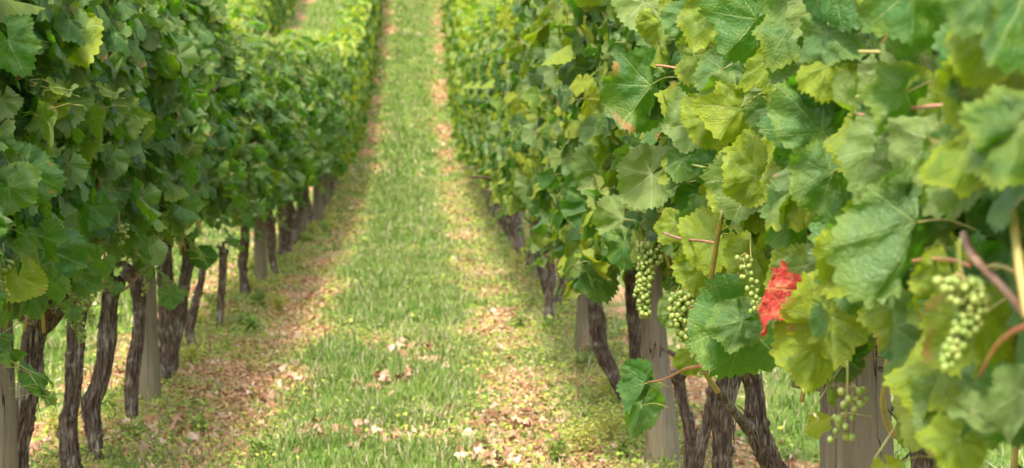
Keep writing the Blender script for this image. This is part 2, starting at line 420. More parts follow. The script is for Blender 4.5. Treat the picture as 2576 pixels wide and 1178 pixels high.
def unit(a): return a / (np.linalg.norm(a, axis=-1, keepdims=True) + 1e-9)
def put_leaves(g, tpl, pos, nrm, tip, size, rng, tone, yel, mi=0, curl=None, wav=1.0, width=None, bend=None):
    """adds len(pos) leaves to g, pos = petiole end, nrm = upper side, tip = direction of the middle vein"""
    pos, nrm, tip = np.asarray(pos, float), unit(np.asarray(nrm, float)), np.asarray(tip, float)
    tip = unit(tip - (tip * nrm).sum(-1, keepdims=True) * nrm)
    side = np.cross(tip, nrm)
    n = len(pos); idx = rng.integers(0, len(tpl), n)
    curl = rng.uniform(.0, .55, n) if curl is None else np.broadcast_to(curl, n)
    width = rng.uniform(.85, 1.1, n) if width is None else np.broadcast_to(width, n)
    fold = rng.uniform(-.15, .45, n) if bend is None else np.broadcast_to(bend, n)
    for k in range(len(tpl)):
        s = np.where(idx == k)[0]
        if not len(s): continue
        T = tpl[k]; u = T['P'][:, 0][None]; v = T['P'][:, 1][None]; r = np.sqrt(u * u + v * v); th = np.arctan2(u, v)
        c = lambda a: np.asarray(a)[s][:, None]
        R = lambda lo, hi: rng.uniform(lo, hi, (len(s), 1))
        z = -c(fold) * np.abs(u) * (1 - .25 * np.abs(u)) - c(curl) * .55 * (v - .1) ** 2 * np.sign(v + .3) - R(-.05, .55) * u * u
        z = z + wav * r ** 1.6 * (R(.05, .19) * np.sin(3 * th + R(0, 6)) + R(.03, .12) * np.sin(5 * th + R(0, 6)) + R(.01, .06) * np.sin(9 * th + R(0, 6)))
        z = z + wav * .035 * np.sin(u * R(6, 11) + R(0, 6)) * np.sin(v * R(6, 11) + R(0, 6)) * np.minimum(1, r * 2)
        z = z + wav * .075 * (vnoise(u * 4.2 + R(0, 99), v * 4.2 + R(0, 99), 3) - .5) + wav * .04 * (vnoise(u * 9 + R(0, 99), v * 9 + R(0, 99), 4) - .5) * np.minimum(1, r * 3)
        irr = 1 + R(0, .13) * np.sin(2 * th + R(0, 6)) + R(0, .09) * np.sin(3 * th + R(0, 6)) + R(0, .06) * np.sin(6 * th + R(0, 6))
        u = u * irr; v = v * irr
        uu = u * c(width) * (1 - .18 * np.abs(c(fold))); vv = v * (1 - .12 * c(curl))
        sz = c(size)[..., None]
        V = pos[s][:, None] + sz * (uu[..., None] * side[s][:, None] + vv[..., None] * tip[s][:, None] + z[..., None] * nrm[s][:, None])
        m = T['P'].shape[0]; off = (np.arange(len(s)) * m)[:, None, None]
        C = np.empty((len(s), m, 4)); C[..., 0] = c(tone); C[..., 1] = c(yel); C[..., 2] = rng.random((len(s), 1)); C[..., 3] = T['e'][None]
        uvs = np.broadcast_to(T['P'][None], (len(s), m, 2)).reshape(-1, 2)
        g.add(V.reshape(-1, 3), (T['q'][None] + off).reshape(-1, 4), (T['t'][None] + off).reshape(-1, 3), mi, uvs, C.reshape(-1, 4))
def put_petioles(g, a, b, r, rng, mi=1):
    """thin three-sided stalks from a to b"""
    n = len(a); d = unit(b - a); ref = np.tile([0.31, 0.77, 0.55], (n, 1)); u = unit(np.cross(d, ref)); w = np.cross(d, u)
    mid = (a + b) / 2 + np.array([0, 0, 1.0]) * np.linalg.norm(b - a, axis=1)[:, None] * .12
    rings = []
    for c, k in ((a, 1.0), (mid, .8), (b, .8)):
        for q in range(3):
            an = q * 2 * PI / 3; rings.append(c + r * k * (math.cos(an) * u + math.sin(an) * w))
    V = np.stack(rings, 1)
    q = []
    for s in range(2):
        for k in range(3): q.append((s * 3 + k, s * 3 + (k + 1) % 3, s * 3 + 3 + (k + 1) % 3, s * 3 + 3 + k))
    q = np.array(q)[None] + (np.arange(n) * 9)[:, None, None]
    g.add(V.reshape(-1, 3), q.reshape(-1, 4), None, mi)

def canopy(seed, tpl, nside, ntop, nin, zlo=.72, ztop=2.3, half=.26, size=(.075, .115), length=1.12, petioles=True, yel=.25, m=None, up=.5):
    """the foliage of one vine; row runs along local y"""
    rng = np.random.default_rng(seed); g = Geo()
    def shell(n, sgn):
        y = rng.uniform(-length / 2, length / 2, n); z = zlo + (ztop - zlo) * rng.random(n) ** .95
        low = zlo + .22 * (vnoise(y * 3.2 + 7, y * 0, seed) - .35); z = np.maximum(z, low + rng.uniform(0, .15, n))
        bul = (vnoise(y * 2.6 + 3, z * 2.6, seed + (5 if sgn > 0 else 9)) - .5) * .22
        h = half + bul - .10 * sstep(ztop - .5, ztop, z) - rng.random(n) ** 2 * .22 + rng.random(n) ** 4 * .10
        p = np.stack([sgn * h, y, z], -1)
        nr = np.stack([sgn * np.ones(n), rng.normal(0, .75, n), rng.normal(up, .6, n)], -1)
        back = rng.random(n) < .2
        nr[back] *= np.array([-1, 1, .3]); 
        tp = np.stack([sgn * rng.normal(.25, .4, n), rng.normal(0, .8, n), -np.ones(n)], -1)
        return p, nr, tp
    parts = [shell(nside, -1), shell(nside, 1)]
    n = ntop
    p = np.stack([rng.uniform(-half * .9, half * .9, n), rng.uniform(-length / 2, length / 2, n), ztop + rng.normal(-.02, .09, n)], -1)
    parts.append((p, rng.normal(0, .5, (n, 3)) + [0, 0, 1], rng.normal(0, 1, (n, 3))))
    n = nin
    p = np.stack([rng.uniform(-half * .6, half * .6, n), rng.uniform(-length / 2, length / 2, n), rng.uniform(zlo + .1, ztop, n)], -1)
    nr = rng.normal(0, .6, (n, 3)); nr[:, 0] += np.sign(rng.random(n) - .5)
    parts.append((p, nr, rng.normal(0, .6, (n, 3)) + [0, 0, -.8]))
    for k in range(7):                       # stray shoots that stick out of the wall or hang below it
        sgn = -1 if k % 2 else 1; low = k < 2
        a = np.array([sgn * half * .5, rng.uniform(-length / 2, length / 2), (zlo + rng.uniform(.0, .2)) if low else rng.uniform(zlo + .3, ztop)])
        d = np.array([sgn * rng.uniform(.12, .3), rng.normal(0, .18), -rng.uniform(.05, .14) if low else rng.uniform(-.15, .25)])
        m_ = 7; t = np.linspace(.3, 1, m_)[:, None]; q = a + d * t - np.array([0, 0, .10]) * t * t + rng.normal(0, .012, (m_, 3))
        tube(g, [(*a, .0028), (*(a + d * .5 - [0, 0, .025]), .0024), (*(a + d - [0, 0, .10]), .0012)], 8, 5, 1)
        parts.append((q, np.stack([sgn * np.ones(m_), rng.normal(0, .8, m_), rng.normal(.5, .7, m_)], -1), np.stack([sgn * rng.normal(.5, .4, m_), rng.normal(0, .8, m_), -np.ones(m_) * .6], -1)))
    P = np.concatenate([a[0] for a in parts]); Nn = np.concatenate([a[1] for a in parts]); Tp = np.concatenate([a[2] for a in parts])
    k = len(P); sz = rng.uniform(size[0], size[1], k) * np.where(rng.random(k) < .22, .6, 1); sz[-49:] *= np.tile(np.linspace(.85, .4, 7), 7)
    tone = np.clip(rng.normal(.40, .34, k), 0, 1)
    near_top = sstep(ztop - .45, ztop, P[:, 2])  # leaves turn yellower towards the canopy top
    ye = np.clip(rng.random(k) ** 2.6 * (yel * 2.6) + .35 * near_top * rng.random(k), 0, 1)
    put_leaves(g, tpl, P, Nn, Tp, sz, rng, tone, ye, curl=rng.uniform(-.1, 1.15, k))
    if petioles:
        inn = P * np.array([.25, 1, 1]) + np.stack([np.zeros(k), rng.normal(0, .03, k), rng.normal(.01, .04, k)], -1)
        inn = P + unit(inn - P) * rng.uniform(.06, .11, (k, 1))
        put_petioles(g, P, inn, .0017, rng)
    return g.build('foliage', m or [M_LEAF, M_PET])

# ------------------------------------------------------------------ trunks
def vine_trunk_mesh(pts, seed, origin=(0, 0, 0), sides=18, n=44, arms=True, head=1.0, shag=0):
    """pts rows x y z r from the ground up; a gnarled head with short arms on top"""
    g = Geo(); rng = np.random.default_rng(seed)
    pts = [tuple(p) for p in pts]
    b = pts[0]; pts = [(b[0], b[1], b[2] - .12, b[3] * 1.15), (b[0], b[1], b[2] + .01, b[3] * 1.12)] + pts[1:]
    tube(g, pts, n, sides, 0, .50, seed)
    if shag:                                 # strips of bark peeling away, and a few pruning knobs
        sp = spline(pts, 60)
        for k in range(shag):
            i = rng.integers(4, 55); th = rng.uniform(0, 2 * PI); dr_ = np.array([math.cos(th), math.sin(th), 0]); c_ = sp[i, :3]; R_ = sp[i, 3]
            tg = sp[i + 1, :3] - sp[i - 1, :3]; tg /= np.linalg.norm(tg); ln = rng.uniform(.03, .11) * (1 if rng.random() < .5 else -1)
            p0 = c_ + dr_ * R_ * .96
            tube(g, [(*p0, .0022), (*(p0 + tg * ln * .5 + dr_ * rng.uniform(.001, .004)), .0026), (*(p0 + tg * ln + dr_ * rng.uniform(.004, .016)), .0012)], 7, 4)
        for k in range(4):
            i = rng.integers(15, 56); th = rng.uniform(0, 2 * PI); dr_ = np.array([math.cos(th), math.sin(th), .35]); c_ = sp[i, :3]; R_ = sp[i, 3]
            tube(g, [(*c_, R_ * .75), (*(c_ + dr_ * R_ * .85), R_ * .55), (*(c_ + dr_ * R_ * rng.uniform(1.05, 1.4)), R_ * .3)], 8, 9, 0, .5, seed + k)
    x, y, z, r = pts[-1]
    if arms:
        for k in range(3):
            a = rng.uniform(0, 2 * PI); hr = r * rng.uniform(.7, .95) * head
            tube(g, [(x - math.cos(a) * .5 * r, y - math.sin(a) * .5 * r, z - r * 1.2, hr * .8), (x + math.cos(a) * r * .8, y + math.sin(a) * r * .8, z + r * .2, hr), (x + math.cos(a) * r * 1.5, y + math.sin(a) * r * 1.5, z + r * rng.uniform(.9, 1.8), hr * .6)], 9, 10, 0, .5, seed + k)
        for s in (-1, 1):                    # the trained arms along the wire
            L = rng.uniform(.28, .45); dz = rng.uniform(.02, .1)
            tube(g, [(x, y, z - r * .4, r * .6), (x + rng.normal(0, .015), y + s * L * .4, z + dz, r * .45), (x + rng.normal(0, .02), y + s * L, z + dz * 1.2, r * .30)], 12, 9, 0, .4, seed + 9 + s)
    return g.build('trunk', [M_BARK], origin)
def random_trunk(seed, h=.72, r=.032, sides=12, n=22):
    rng = np.random.default_rng(seed)
    xs = np.cumsum(rng.normal(0, .035, 5)); ys = np.cumsum(rng.normal(0, .06, 5)); xs -= xs[0]; ys -= ys[0]
    xs = xs - np.linspace(0, 1, 5) * xs[-1] * .7
    return vine_trunk_mesh([(xs[i], ys[i], h * i / 4, r * (1.15 - .25 * i / 4) * rng.uniform(.9, 1.12)) for i in range(5)], seed, sides=sides, n=n)
def px_trunk(rows, Y, seed, ground_px=None):
    """rows: (px, py, width px) from the base up, at distance Y"""
    w = [at_y(px, py, Y) for px, py, _ in rows]
    p = [(v.x, v.y, v.z, wd * Y / F * .5 * .92) for v, (_, _, wd) in zip(w, rows)]
    x0 = p[0][0]; zg = gz(x0, Y)
    if p[0][2] > zg + .03: p = [(p[0][0] + (p[0][0] - p[1][0]) * .2, Y, zg, p[0][3] * 1.05)] + p
    else: p[0] = (p[0][0], Y, zg, p[0][3])
    return p
def cane_mesh(seed, z0=.75, z1=2.15, r=.0055, sides=6):
    rng = np.random.default_rng(seed); g = Geo()
    x = np.cumsum(rng.normal(0, .03, 6)); y = np.cumsum(rng.normal(0, .035, 6))
    tube(g, [(x[i], y[i], z0 + (z1 - z0) * i / 5, r * (1.15 - .13 * i)) for i in range(6)], 20, sides)
    return g.build('cane', [M_CANE])

# ------------------------------------------------------------------ grapes
def ico():
    import bmesh
    bm = bmesh.new(); bmesh.ops.create_icosphere(bm, subdivisions=2, radius=1.0)
    v = np.array([q.co[:] for q in bm.verts]); t = np.array([[q.index for q in f.verts] for f in bm.faces]); bm.free(); return v, t
ICO_V, ICO_T = ico()
def bunch(parent, top, L, rad_top, n, r, seed, taper=.75, label=None, loose=0.0):
    """a hanging bunch: grapes packed round a stalk; top is the point it hangs from (parent's coordinates)"""
    rng = np.random.default_rng(seed); g = Geo(); st = Geo(); pts = []
    tries = 0
    while len(pts) < n and tries < n * 60:
        tries += 1
        f = rng.random() ** .9; rr = rad_top * (1 - taper * f) * math.sqrt(rng.random()) * (1.15 if f < .25 else 1)
        a = rng.uniform(0, 2 * PI)
        p = np.array([rr * math.cos(a) + .012 * math.sin(f * 5 + seed), rr * math.sin(a), -.015 - f * L])
        if all(np.sum((p - q) ** 2) > (r * (1.42 + loose)) ** 2 for q in pts): pts.append(p)
    for p in pts:
        rs = r * rng.uniform(.78, 1.08); sc = np.array([1, 1, rng.uniform(1.0, 1.12)])
        g.add(ICO_V * sc * rs + p, None, ICO_T)
        ax = np.array([.012 * math.sin((-p[2] - .015) / L * 5 + seed), 0, min(p[2] + r * 1.6, -.005)])
        tube(st, [(*ax, .0011), (*((ax + p) / 2 + [0, 0, -.001]), .0009), (*p, .0009)], 4, 4, 0, cap=False)
    tube(st, [(0, 0, .03, .0022), (0, 0, 0, .002), (.012 * math.sin(2.5 + seed), 0, -L * .5, .0016), (.012 * math.sin(5 + seed), 0, -L, .001)], 12, 5)
    o = link('grape_bunch', g.build('grape_bunch', [M_GRAPE]), parent, top)
    if label: o['label'] = label
    link('stem', st.build('stem', [M_PET]), o)
    return o

# ================================================================== GROUND
def lane(x): return np.mod(x - ROWL, PITCH)
def masks(x, y):
    """dry (orange litter), weed (under the vines) and green strip, 0..1"""
    wob = (fbm(y * .35, y * 0 + 3, 11, 2) - .5) * .22
    xl = lane(x) + wob
    t1 = np.exp(-((xl - .42) / .27) ** 2); t2 = np.exp(-((xl - 1.90) / .25) ** 2)
    pat = fbm(x * 1.6, y * .9, 21, 4)
    far = sstep(26, 40, y)
    dry = np.clip(np.maximum(t1 * (.86 - .28 * far), t2 * (.66 - .08 * far)) + (pat - .5) * (2.2 - .7 * far) - .16 + .05 * far + .10 * np.exp(-(np.minimum(lane(x), PITCH - lane(x)) / .5) ** 2), 0, 1)
    near_row = np.minimum(lane(x), PITCH - lane(x))
    weed = np.clip(1 - near_row / .42 + (fbm(x * 2.5, y * 1.5, 31, 3) - .5) * 1.2 + .15 * (xl > 1.3), 0, 1)
    dry = np.maximum(dry, np.clip(weed * 1.0 * sstep(.45, .62, fbm(x * 1.7 + 9, y * 1.1, 41, 4)), 0, 1) * .9)
    green = np.clip(sstep(.60, .82, xl) * (1 - sstep(1.45, 1.75, xl)), 0, 1)
    return dry, weed, green
xs = np.unique(np.round(np.concatenate([np.arange(-7, 5, .05), [-200, -120, -70, -40, -25, -18, -14, -11, -9, -8, 5.2, 6, 7, 9, 12, 16, 22, 35, 60, 110, 200]]), 3))
ys = [-30, -15, -5, 0, 3, 5]
while ys[-1] < 100: ys.append(ys[-1] + max(.05, ys[-1] * .004))
ys = np.array(ys + [104, 110, 120, 135, 150, 170, 200, 240, 300])
GX, GY = np.meshgrid(xs, ys)
GZ = hgt(GX, GY)
dr, we, gr = masks(GX, GY)
colr = np.stack([dr, we, gr, np.ones_like(dr)], -1).reshape(-1, 4)
nx, ny = len(xs), len(ys)
ii = (np.arange(ny - 1)[:, None] * nx + np.arange(nx - 1)[None]).ravel()
gm = np_mesh('ground', np.stack([GX, GY, GZ], -1).reshape(-1, 3), np.stack([ii, ii + 1, ii + nx + 1, ii + nx], -1), None, [M_GROUND], col=colr)
tag(link('ground', gm), kind='structure')

def blades(name, label, boxes, seed, mode):
    rng = np.random.default_rng(seed); X = []; Y = []; SC = []
    for (x0, x1, y0, y1, dens, sc) in boxes:
        n = int((x1 - x0) * (y1 - y0) * dens); X.append(rng.uniform(x0, x1, n)); Y.append(rng.uniform(y0, y1, n)); SC.append(np.full(n, sc))
    X = np.concatenate(X); Y = np.concatenate(Y); SC = np.concatenate(SC)
    d, w, g = masks(X, Y)
    tuft = fbm(X * 4, Y * 4, 51, 3)
    pr = (.42 + .48 * g) * (1 - .60 * d) * (.2 + 1.3 * sstep(.35, .65, tuft)) + .3 * w * (1 - d)
    k = rng.random(len(X)) < np.clip(pr, 0.03, 1)
    X, Y, SC, d, w, g, tuft = [a[k] for a in (X, Y, SC, d, w, g, tuft)]
    n = len(X); Z = hgt(X, Y)
    h = rng.uniform(.018, .058, n) * (.75 + .6 * g + .5 * sstep(.5, .75, tuft)) * (.8 + .2 * SC)
    tall = rng.random(n) < .02 * (1 - .5 * g); h = np.where(tall, h * 2.4, h)
    wd = rng.uniform(.0014, .0034, n) * SC
    a = rng.uniform(0, 2 * PI, n); lean = rng.uniform(.15, 1.0, n) * h
    dx, dy = np.cos(a), np.sin(a); fa = a + rng.normal(0, .5, n) + PI / 2
    wx, wy = np.cos(fa) * wd, np.sin(fa) * wd
    B = np.stack([X, Y, Z - .004], -1)
    def P(f, up): return B + np.stack([dx * lean * f, dy * lean * f, h * up], -1)
    wv = np.stack([wx, wy, 0 * wx], -1)
    m1 = P(.35, .62)
    V = np.stack([B - wv, B + wv, m1 + wv * .8, m1 - wv * .8, P(1.0, .95)], 1)
    off = (np.arange(n) * 5)[:, None]
    q = np.array([0, 1, 2, 3])[None] + off; t = np.array([3, 2, 4])[None] + off
    r1, r2 = rng.random(n), rng.random(n)
    ca, cb_, cc, cd = np.array([.072, .160, .018]), np.array([.19, .295, .045]), np.array([.36, .37, .11]), np.array([.58, .49, .31])
    col = ca + (cb_ - ca) * r1[:, None]
    yl = np.clip(.34 + .55 * w + .5 * d + .7 * (fbm(X * 1.3, Y * .8, 61, 3) - .47) - .25 * g, 0, 1)
    col = col + (cc - col) * (yl * r2 * 1.2).clip(0, 1)[:, None]
    dryb = rng.random(n) < (.15 + .25 * d + .08 * w)
    col[dryb] = cd * rng.uniform(.6, 1.15, (dryb.sum(), 1))
    C = np.concatenate([np.repeat(col[:, None], 5, 1), np.ones((n, 5, 1))], -1)
    m = np_mesh(name, V.reshape(-1, 3), q, t, [M_BLADE], col=C.reshape(-1, 4))
    tag(link(name, m), label, 'grass', kind='stuff')
blades('grass', 'short green and yellowing grass over the lanes between the rows', [
    (-1.5, 1.3, 8.5, 16, 5600, 1.0), (-1.5, 1.4, 16, 26, 3400, 1.25), (-1.7, 1.5, 26, 42, 1700, 1.9), (-1.8, 1.5, 42, 80, 520, 3.4),
    (-4.2, -1.5, 8, 16, 1700, 1.4), (-6.5, -1.6, 16, 34, 650, 2.2), (1.3, 5.5, 6.5, 16, 1500, 1.4), (1.4, 7, 16, 30, 500, 2.2), (-5, -1.8, 40, 80, 200, 4)], 1, 0)

def litter(name, label, boxes, seed):
    """small dry fragments and clover-sized ground leaves lying flat"""
    rng = np.random.default_rng(seed); X = []; Y = []; SC = []
    for (x0, x1, y0, y1, dens, sc) in boxes:
        n = int((x1 - x0) * (y1 - y0) * dens); X.append(rng.uniform(x0, x1, n)); Y.append(rng.uniform(y0, y1, n)); SC.append(np.full(n, sc))
    X = np.concatenate(X); Y = np.concatenate(Y); SC = np.concatenate(SC)
    d, w, g = masks(X, Y)
    k = rng.random(len(X)) < np.clip(.06 - .045 * g + .95 * d + .35 * w, 0, 1); X, Y, SC, d, w = [a[k] for a in (X, Y, SC, d, w)]
    n = len(X); Z = hgt(X, Y)
    isdry = rng.random(n) < (.25 + .75 * d) * (1 - .35 * w)
    s = rng.uniform(.005, .015, n) * SC * np.where(isdry, 1.15, .9)
    up = np.where(isdry, rng.uniform(.003, .015, n), rng.uniform(.012, .06, n))
    c = np.stack([X, Y, Z + up], -1)
    nr = unit(rng.normal(0, .45, (n, 3)) + [0, -.1, 1]); t1 = unit(np.cross(nr, rng.normal(0, 1, (n, 3)))); t2 = np.cross(nr, t1)
    asp = rng.uniform(.45, .9, n)[:, None]; sz = s[:, None]
    V = np.stack([c - t1 * sz, c - t2 * sz * asp, c + t1 * sz * 1.1 + nr * sz * .3, c + t2 * sz * asp - nr * sz * .2], 1)
    q = np.array([0, 1, 2, 3])[None] + (np.arange(n) * 4)[:, None]
    r = rng.random((n, 1))
    pal = np.array([[.24, .12, .06], [.46, .235, .11], [.56, .34, .18], [.60, .47, .32]])
    dc = pal[rng.choice(4, n, p=[.15, .35, .32, .18])] * rng.uniform(.8, 1.15, (n, 1))
    gc = np.array([.10, .19, .03]) * (1 - r) + np.array([.38, .42, .07]) * r
    col = np.where(isdry[:, None], dc, gc)
    C = np.concatenate([np.repeat(col[:, None], 4, 1), np.ones((n, 4, 1))], -1)
    tag(link(name, np_mesh(name, V.reshape(-1, 3), q, None, [M_DRY], col=C.reshape(-1, 4), smooth=False)), label, 'ground cover', kind='stuff')
litter('ground_cover', 'orange brown dry fragments and tiny yellow green weeds along the wheel tracks', [
    (-1.6, 1.3, 8.5, 16, 4200, 1.0), (-1.6, 1.4, 16, 26, 2200, 1.3), (-1.7, 1.5, 26, 42, 900, 2.0), (-1.8, 1.5, 42, 80, 260, 3.6),
    (-4.2, -1.6, 8, 16, 900, 1.4), (-6.5, -1.6, 16, 34, 300, 2.2), (1.3, 5.5, 6.5, 16, 900, 1.4)], 2)

def dry_leaves(g, X, Y, rng, size=(.022, .040), lift=.012, tpl=T_MID):
    n = len(X); Z = hgt(X, Y) + rng.uniform(.004, lift + .004, n)
    nr = rng.normal(0, .42, (n, 3)) + [0, -.15, 1]; nr[rng.random(n) < .5] *= -1
    pal = np.array([[.22, .11, .06], [.35, .19, .11], [.46, .29, .19], [.60, .45, .33]])
    col = pal[rng.choice(4, n, p=[.2, .3, .3, .2])] * rng.uniform(.85, 1.1, (n, 1))
    h = Geo(); k0 = g.n
    put_leaves(h, tpl, np.stack([X, Y, Z], -1), nr, rng.normal(0, 1, (n, 3)), rng.uniform(size[0], size[1], n), rng, np.arange(n) / n, np.zeros(n), curl=rng.uniform(-.9, 1.0, n), wav=2.3, bend=rng.uniform(-.6, .8, n))
    for v, c in zip(h.v, h.c):
        ids = np.round(c[:, 0] * n).astype(int).clip(0, n - 1); c[:, :3] = col[ids]; c[:, 3] = 1
    g.v += h.v; g.uv += h.uv; g.c += h.c; g.q += [q + k0 for q in h.q]; g.t += [t + k0 for t in h.t]; g.mq += h.mq; g.mt += h.mt; g.n += h.n
rng = np.random.default_rng(77); X = []; Y = []
for (x0, x1, y0, y1, dn) in [(-1.5, 1.2, 8.8, 20, 30), (-1.5, 1.2, 20, 40, 22), (-1.6, 1.2, 40, 75, 14), (-4.2, -1.5, 8.5, 28, 28), (1.3, 4, 7, 16, 22)]:
    n = int((x1 - x0) * (y1 - y0) * dn); a = rng.uniform(x0, x1, n); b = rng.uniform(y0, y1, n); d, w, gg = masks(a, b)
    k = rng.random(n) < np.clip(sstep(.25, .8, d) * (.2 + 1.4 * sstep(.45, .62, fbm(a * 2.2, b * 1.3, 91, 3))) + .04, 0, 1); X.append(a[k]); Y.append(b[k])
X = np.concatenate(X); Y = np.concatenate(Y); g = Geo(); dry_leaves(g, X, Y, rng)
tag(link('fallen_leaves', g.build('fallen_leaves', [M_DRY])), 'pale curled dead vine leaves strewn along the wheel tracks', 'fallen leaves', kind='stuff')
PILES = [(1290, 1075, .30, 70, 'largest pile of pale curled dead leaves, at the right edge of the green strip'),
         (1235, 1150, .18, 30, 'pile of pale dead leaves just in front of the largest one'),
         (965, 975, .16, 16, 'small heap of bleached dead leaves in the middle of the grass'),
         (1010, 888, .20, 16, 'scattered heap of tan dead leaves further up the grass strip'),
         (1085, 918, .14, 12, 'small orange brown heap of dead leaves in the grass strip'),
         (965, 1108, .17, 14, 'heap of tan dead leaves nearest the camera in the grass strip'),
         (800, 1108, .15, 12, 'thin scatter of tan dead leaves beside the nearest grass heap'),
         (640, 1000, .28, 34, 'brown pile of dead leaves on the wheel track by the left row'),
         (715, 935, .16, 14, 'small tan pile of dead leaves where track meets grass on the left'),
         (370, 1100, .26, 34, 'reddish pile of dead leaves at the foot of the left row'),
         (1175, 660, .30, 22, 'distant tan pile of dead leaves on the right wheel track'),
         (1130, 335, .35, 14, 'pale pile of dead leaves far up the right wheel track')]
for i, (px, py, R_, n, lab) in enumerate(PILES):
    r = ray(px, py); lo, hi = 4.0, 120.0
    for _ in range(50):
        md = (lo + hi) / 2; p = EYE + r * (md / r.y)
        if p.z > float(height(md)): lo = md
        else: hi = md
    p = EYE + r * (md / r.y); rng = np.random.default_rng(500 + i)
    n = int(n * 1.3)
    X = p.x + rng.normal(0, .42, n) * R_; Y = p.y + rng.normal(0, .8, n) * R_ * 1.3
    g = Geo(); dry_leaves(g, X, Y, rng, (.024, .042), .04)
    z = gz(p.x, p.y); o = link('dead_leaves', g.build('dead_leaves', [M_DRY], (p.x, p.y, z)), None, (p.x, p.y, z))
    tag(o, lab, 'dead leaves', 'piles of dead leaves on the ground', 'stuff')

# ================================================================== POSTS AND WIRES
def post_mesh(pts, seed, origin, sides=28, n=26, crack=None):
    g = Geo(); s = spline(pts, n); th = np.arange(sides) * 2 * PI / sides
    L = s[:, 2:3]
    R = s[:, 3:4] * (1 + .035 * (vnoise(np.cos(th)[None] * 1.5 + 5, np.sin(th)[None] * 1.5 + L * .8, seed) - .5) + .012 * (vnoise(th[None] * 6, L * 3, seed + 2) - .5))
    if crack is not None:
        dd = np.abs(((th[None] - crack - .06 * np.sin(L * 3)) + PI) % (2 * PI) - PI); R = R - .012 * np.exp(-(dd / .07) ** 2)
    R[-1] *= .93
    v = np.stack([s[:, 0:1] + R * np.cos(th), s[:, 1:2] + R * np.sin(th), np.repeat(s[:, 2:3], sides, 1)], -1).reshape(-1, 3)
    i = np.arange(n - 1)[:, None] * sides; j = np.arange(sides)[None]; k = (j + 1) % sides
    q = np.stack([i + j, i + k, i + sides + k, i + sides + j], -1).reshape(-1, 4)
    c = len(v); v = np.vstack([v, s[-1, :3] + [0, 0, .004]]); t = [(c, (n - 1) * sides + a, (n - 1) * sides + (a + 1) % sides) for a in range(sides)]
    g.add(v, q, t); return g.build('post', [M_POST], origin)
def px_post(rows, Y, seed, label, group, crack=None, sides=28, ztop=1.95):
    w = [at_y(px, py, Y) for px, py, _ in rows]
    p = [np.array((v.x, v.y, v.z, wd * Y / F * .5)) for v, (_, _, wd) in zip(w, rows)]
    b, t = p[0], p[-1]; d = (t - b) / (t[2] - b[2])
    zg = gz(b[0], Y); base = b + d * (zg - .1 - b[2]); top = b + d * (ztop - b[2]); top[3] = max(top[3], t[3] * .9)
    base[3] = min(base[3], b[3] * 1.12)
    org = (base[0], Y, zg)
    o = link('vineyard_post', post_mesh([base, b, t, top], seed, org, sides, crack=crack), None, org)
    return tag(o, label, 'post', group)
GL, GR = 'wooden posts of the row on the left of the path', 'wooden posts of the row on the right of the path'
px_post([(10, 1178, 72), (-2, 700, 60)], 8.0, 1, 'wooden post cut by the left edge of the picture', GL)
px_post([(376, 1020, 64), (362, 690, 58)], 12.2, 2, 'greyish brown post behind the slim dark trunk in the left row', GL)
px_post([(657, 715, 34), (653, 545, 30)], 20.7, 3, 'dark post standing just past the gap in the left row trunks', GL, sides=20)
px_post([(800, 556, 27), (800, 420, 25)], 31.6, 4, 'last clearly seen post of the left row before the trunks crowd together', GL, sides=16)
px_post([(2156, 1178, 190), (2150, 960, 178)], 5.66, 5, 'thick cracked post nearest the camera behind a sparse grape bunch', GR, crack=-2.05, sides=64)
px_post([(1671, 1178, 94), (1660, 1000, 80), (1643, 817, 64)], 9.9, 6, 'tall grey post right behind the long hanging grape bunch', GR, sides=40)
px_post([(1470, 905, 54), (1482, 730, 56)], 14.3, 7, 'brown post behind the trunk that bows towards the path', GR, sides=24)
px_post([(1352, 690, 38), (1349, 560, 34)], 20.9, 8, 'slim grey post half hidden by leaves beyond the bowed trunk', GR, sides=20)
PM = [post_mesh([(0, 0, -.1, .064), (.005, .004, .6, .062), (.01, 0, 1.2, .06), (.012, .01, 2.0, .057)], 40 + k, (0, 0, 0), 16, 10) for k in range(3)]
def row_posts(x, ysl, label, group):
    for i, y in enumerate(ysl):
        o = link('vineyard_post', PM[i % 3], None, (x, y, gz(x, y))); o.rotation_euler = (0, 0, i * 1.3); tag(o, label, 'post', group)
row_posts(ROWL, [24.9, 28.3], 'thin blurred post between the dark trunks midway along the left row', GL)
row_posts(ROWL, np.arange(35.8, 90, 4.2), 'far blurred post in the leaves of the left row on the slope', GL)
row_posts(ROWR, np.arange(25.2, 90, 4.3), 'far blurred post in the leaves of the right row', GR)
row_posts(ROWL - PITCH, np.arange(10, 90, 4.2), 'post of the second row to the left', 'wooden posts of the second row on the left')
row_posts(ROWR + PITCH, np.arange(44, 90, 4.3), 'post of the second row to the right', 'wooden posts of the second row on the right')
for rx, nm in ((ROWL, 'left'), (ROWR, 'right')):
    for zz, hn in ((.82, 'lowest'), (1.25, 'middle'), (1.72, 'highest')):
        g = Geo(); yy = np.concatenate([np.arange(1.5, 32, 4.3), np.arange(32, 92, 3)])
        tube(g, [(rx + .07, y, float(height(y)) + zz - .02 * (i % 2), .0016) for i, y in enumerate(yy)], 120, 5)
        tag(link('trellis_wire', g.build('trellis_wire', [M_WIRE])), '%s thin grey trellis wire strung along the %s row' % (hn, nm), 'wire', 'trellis wires')

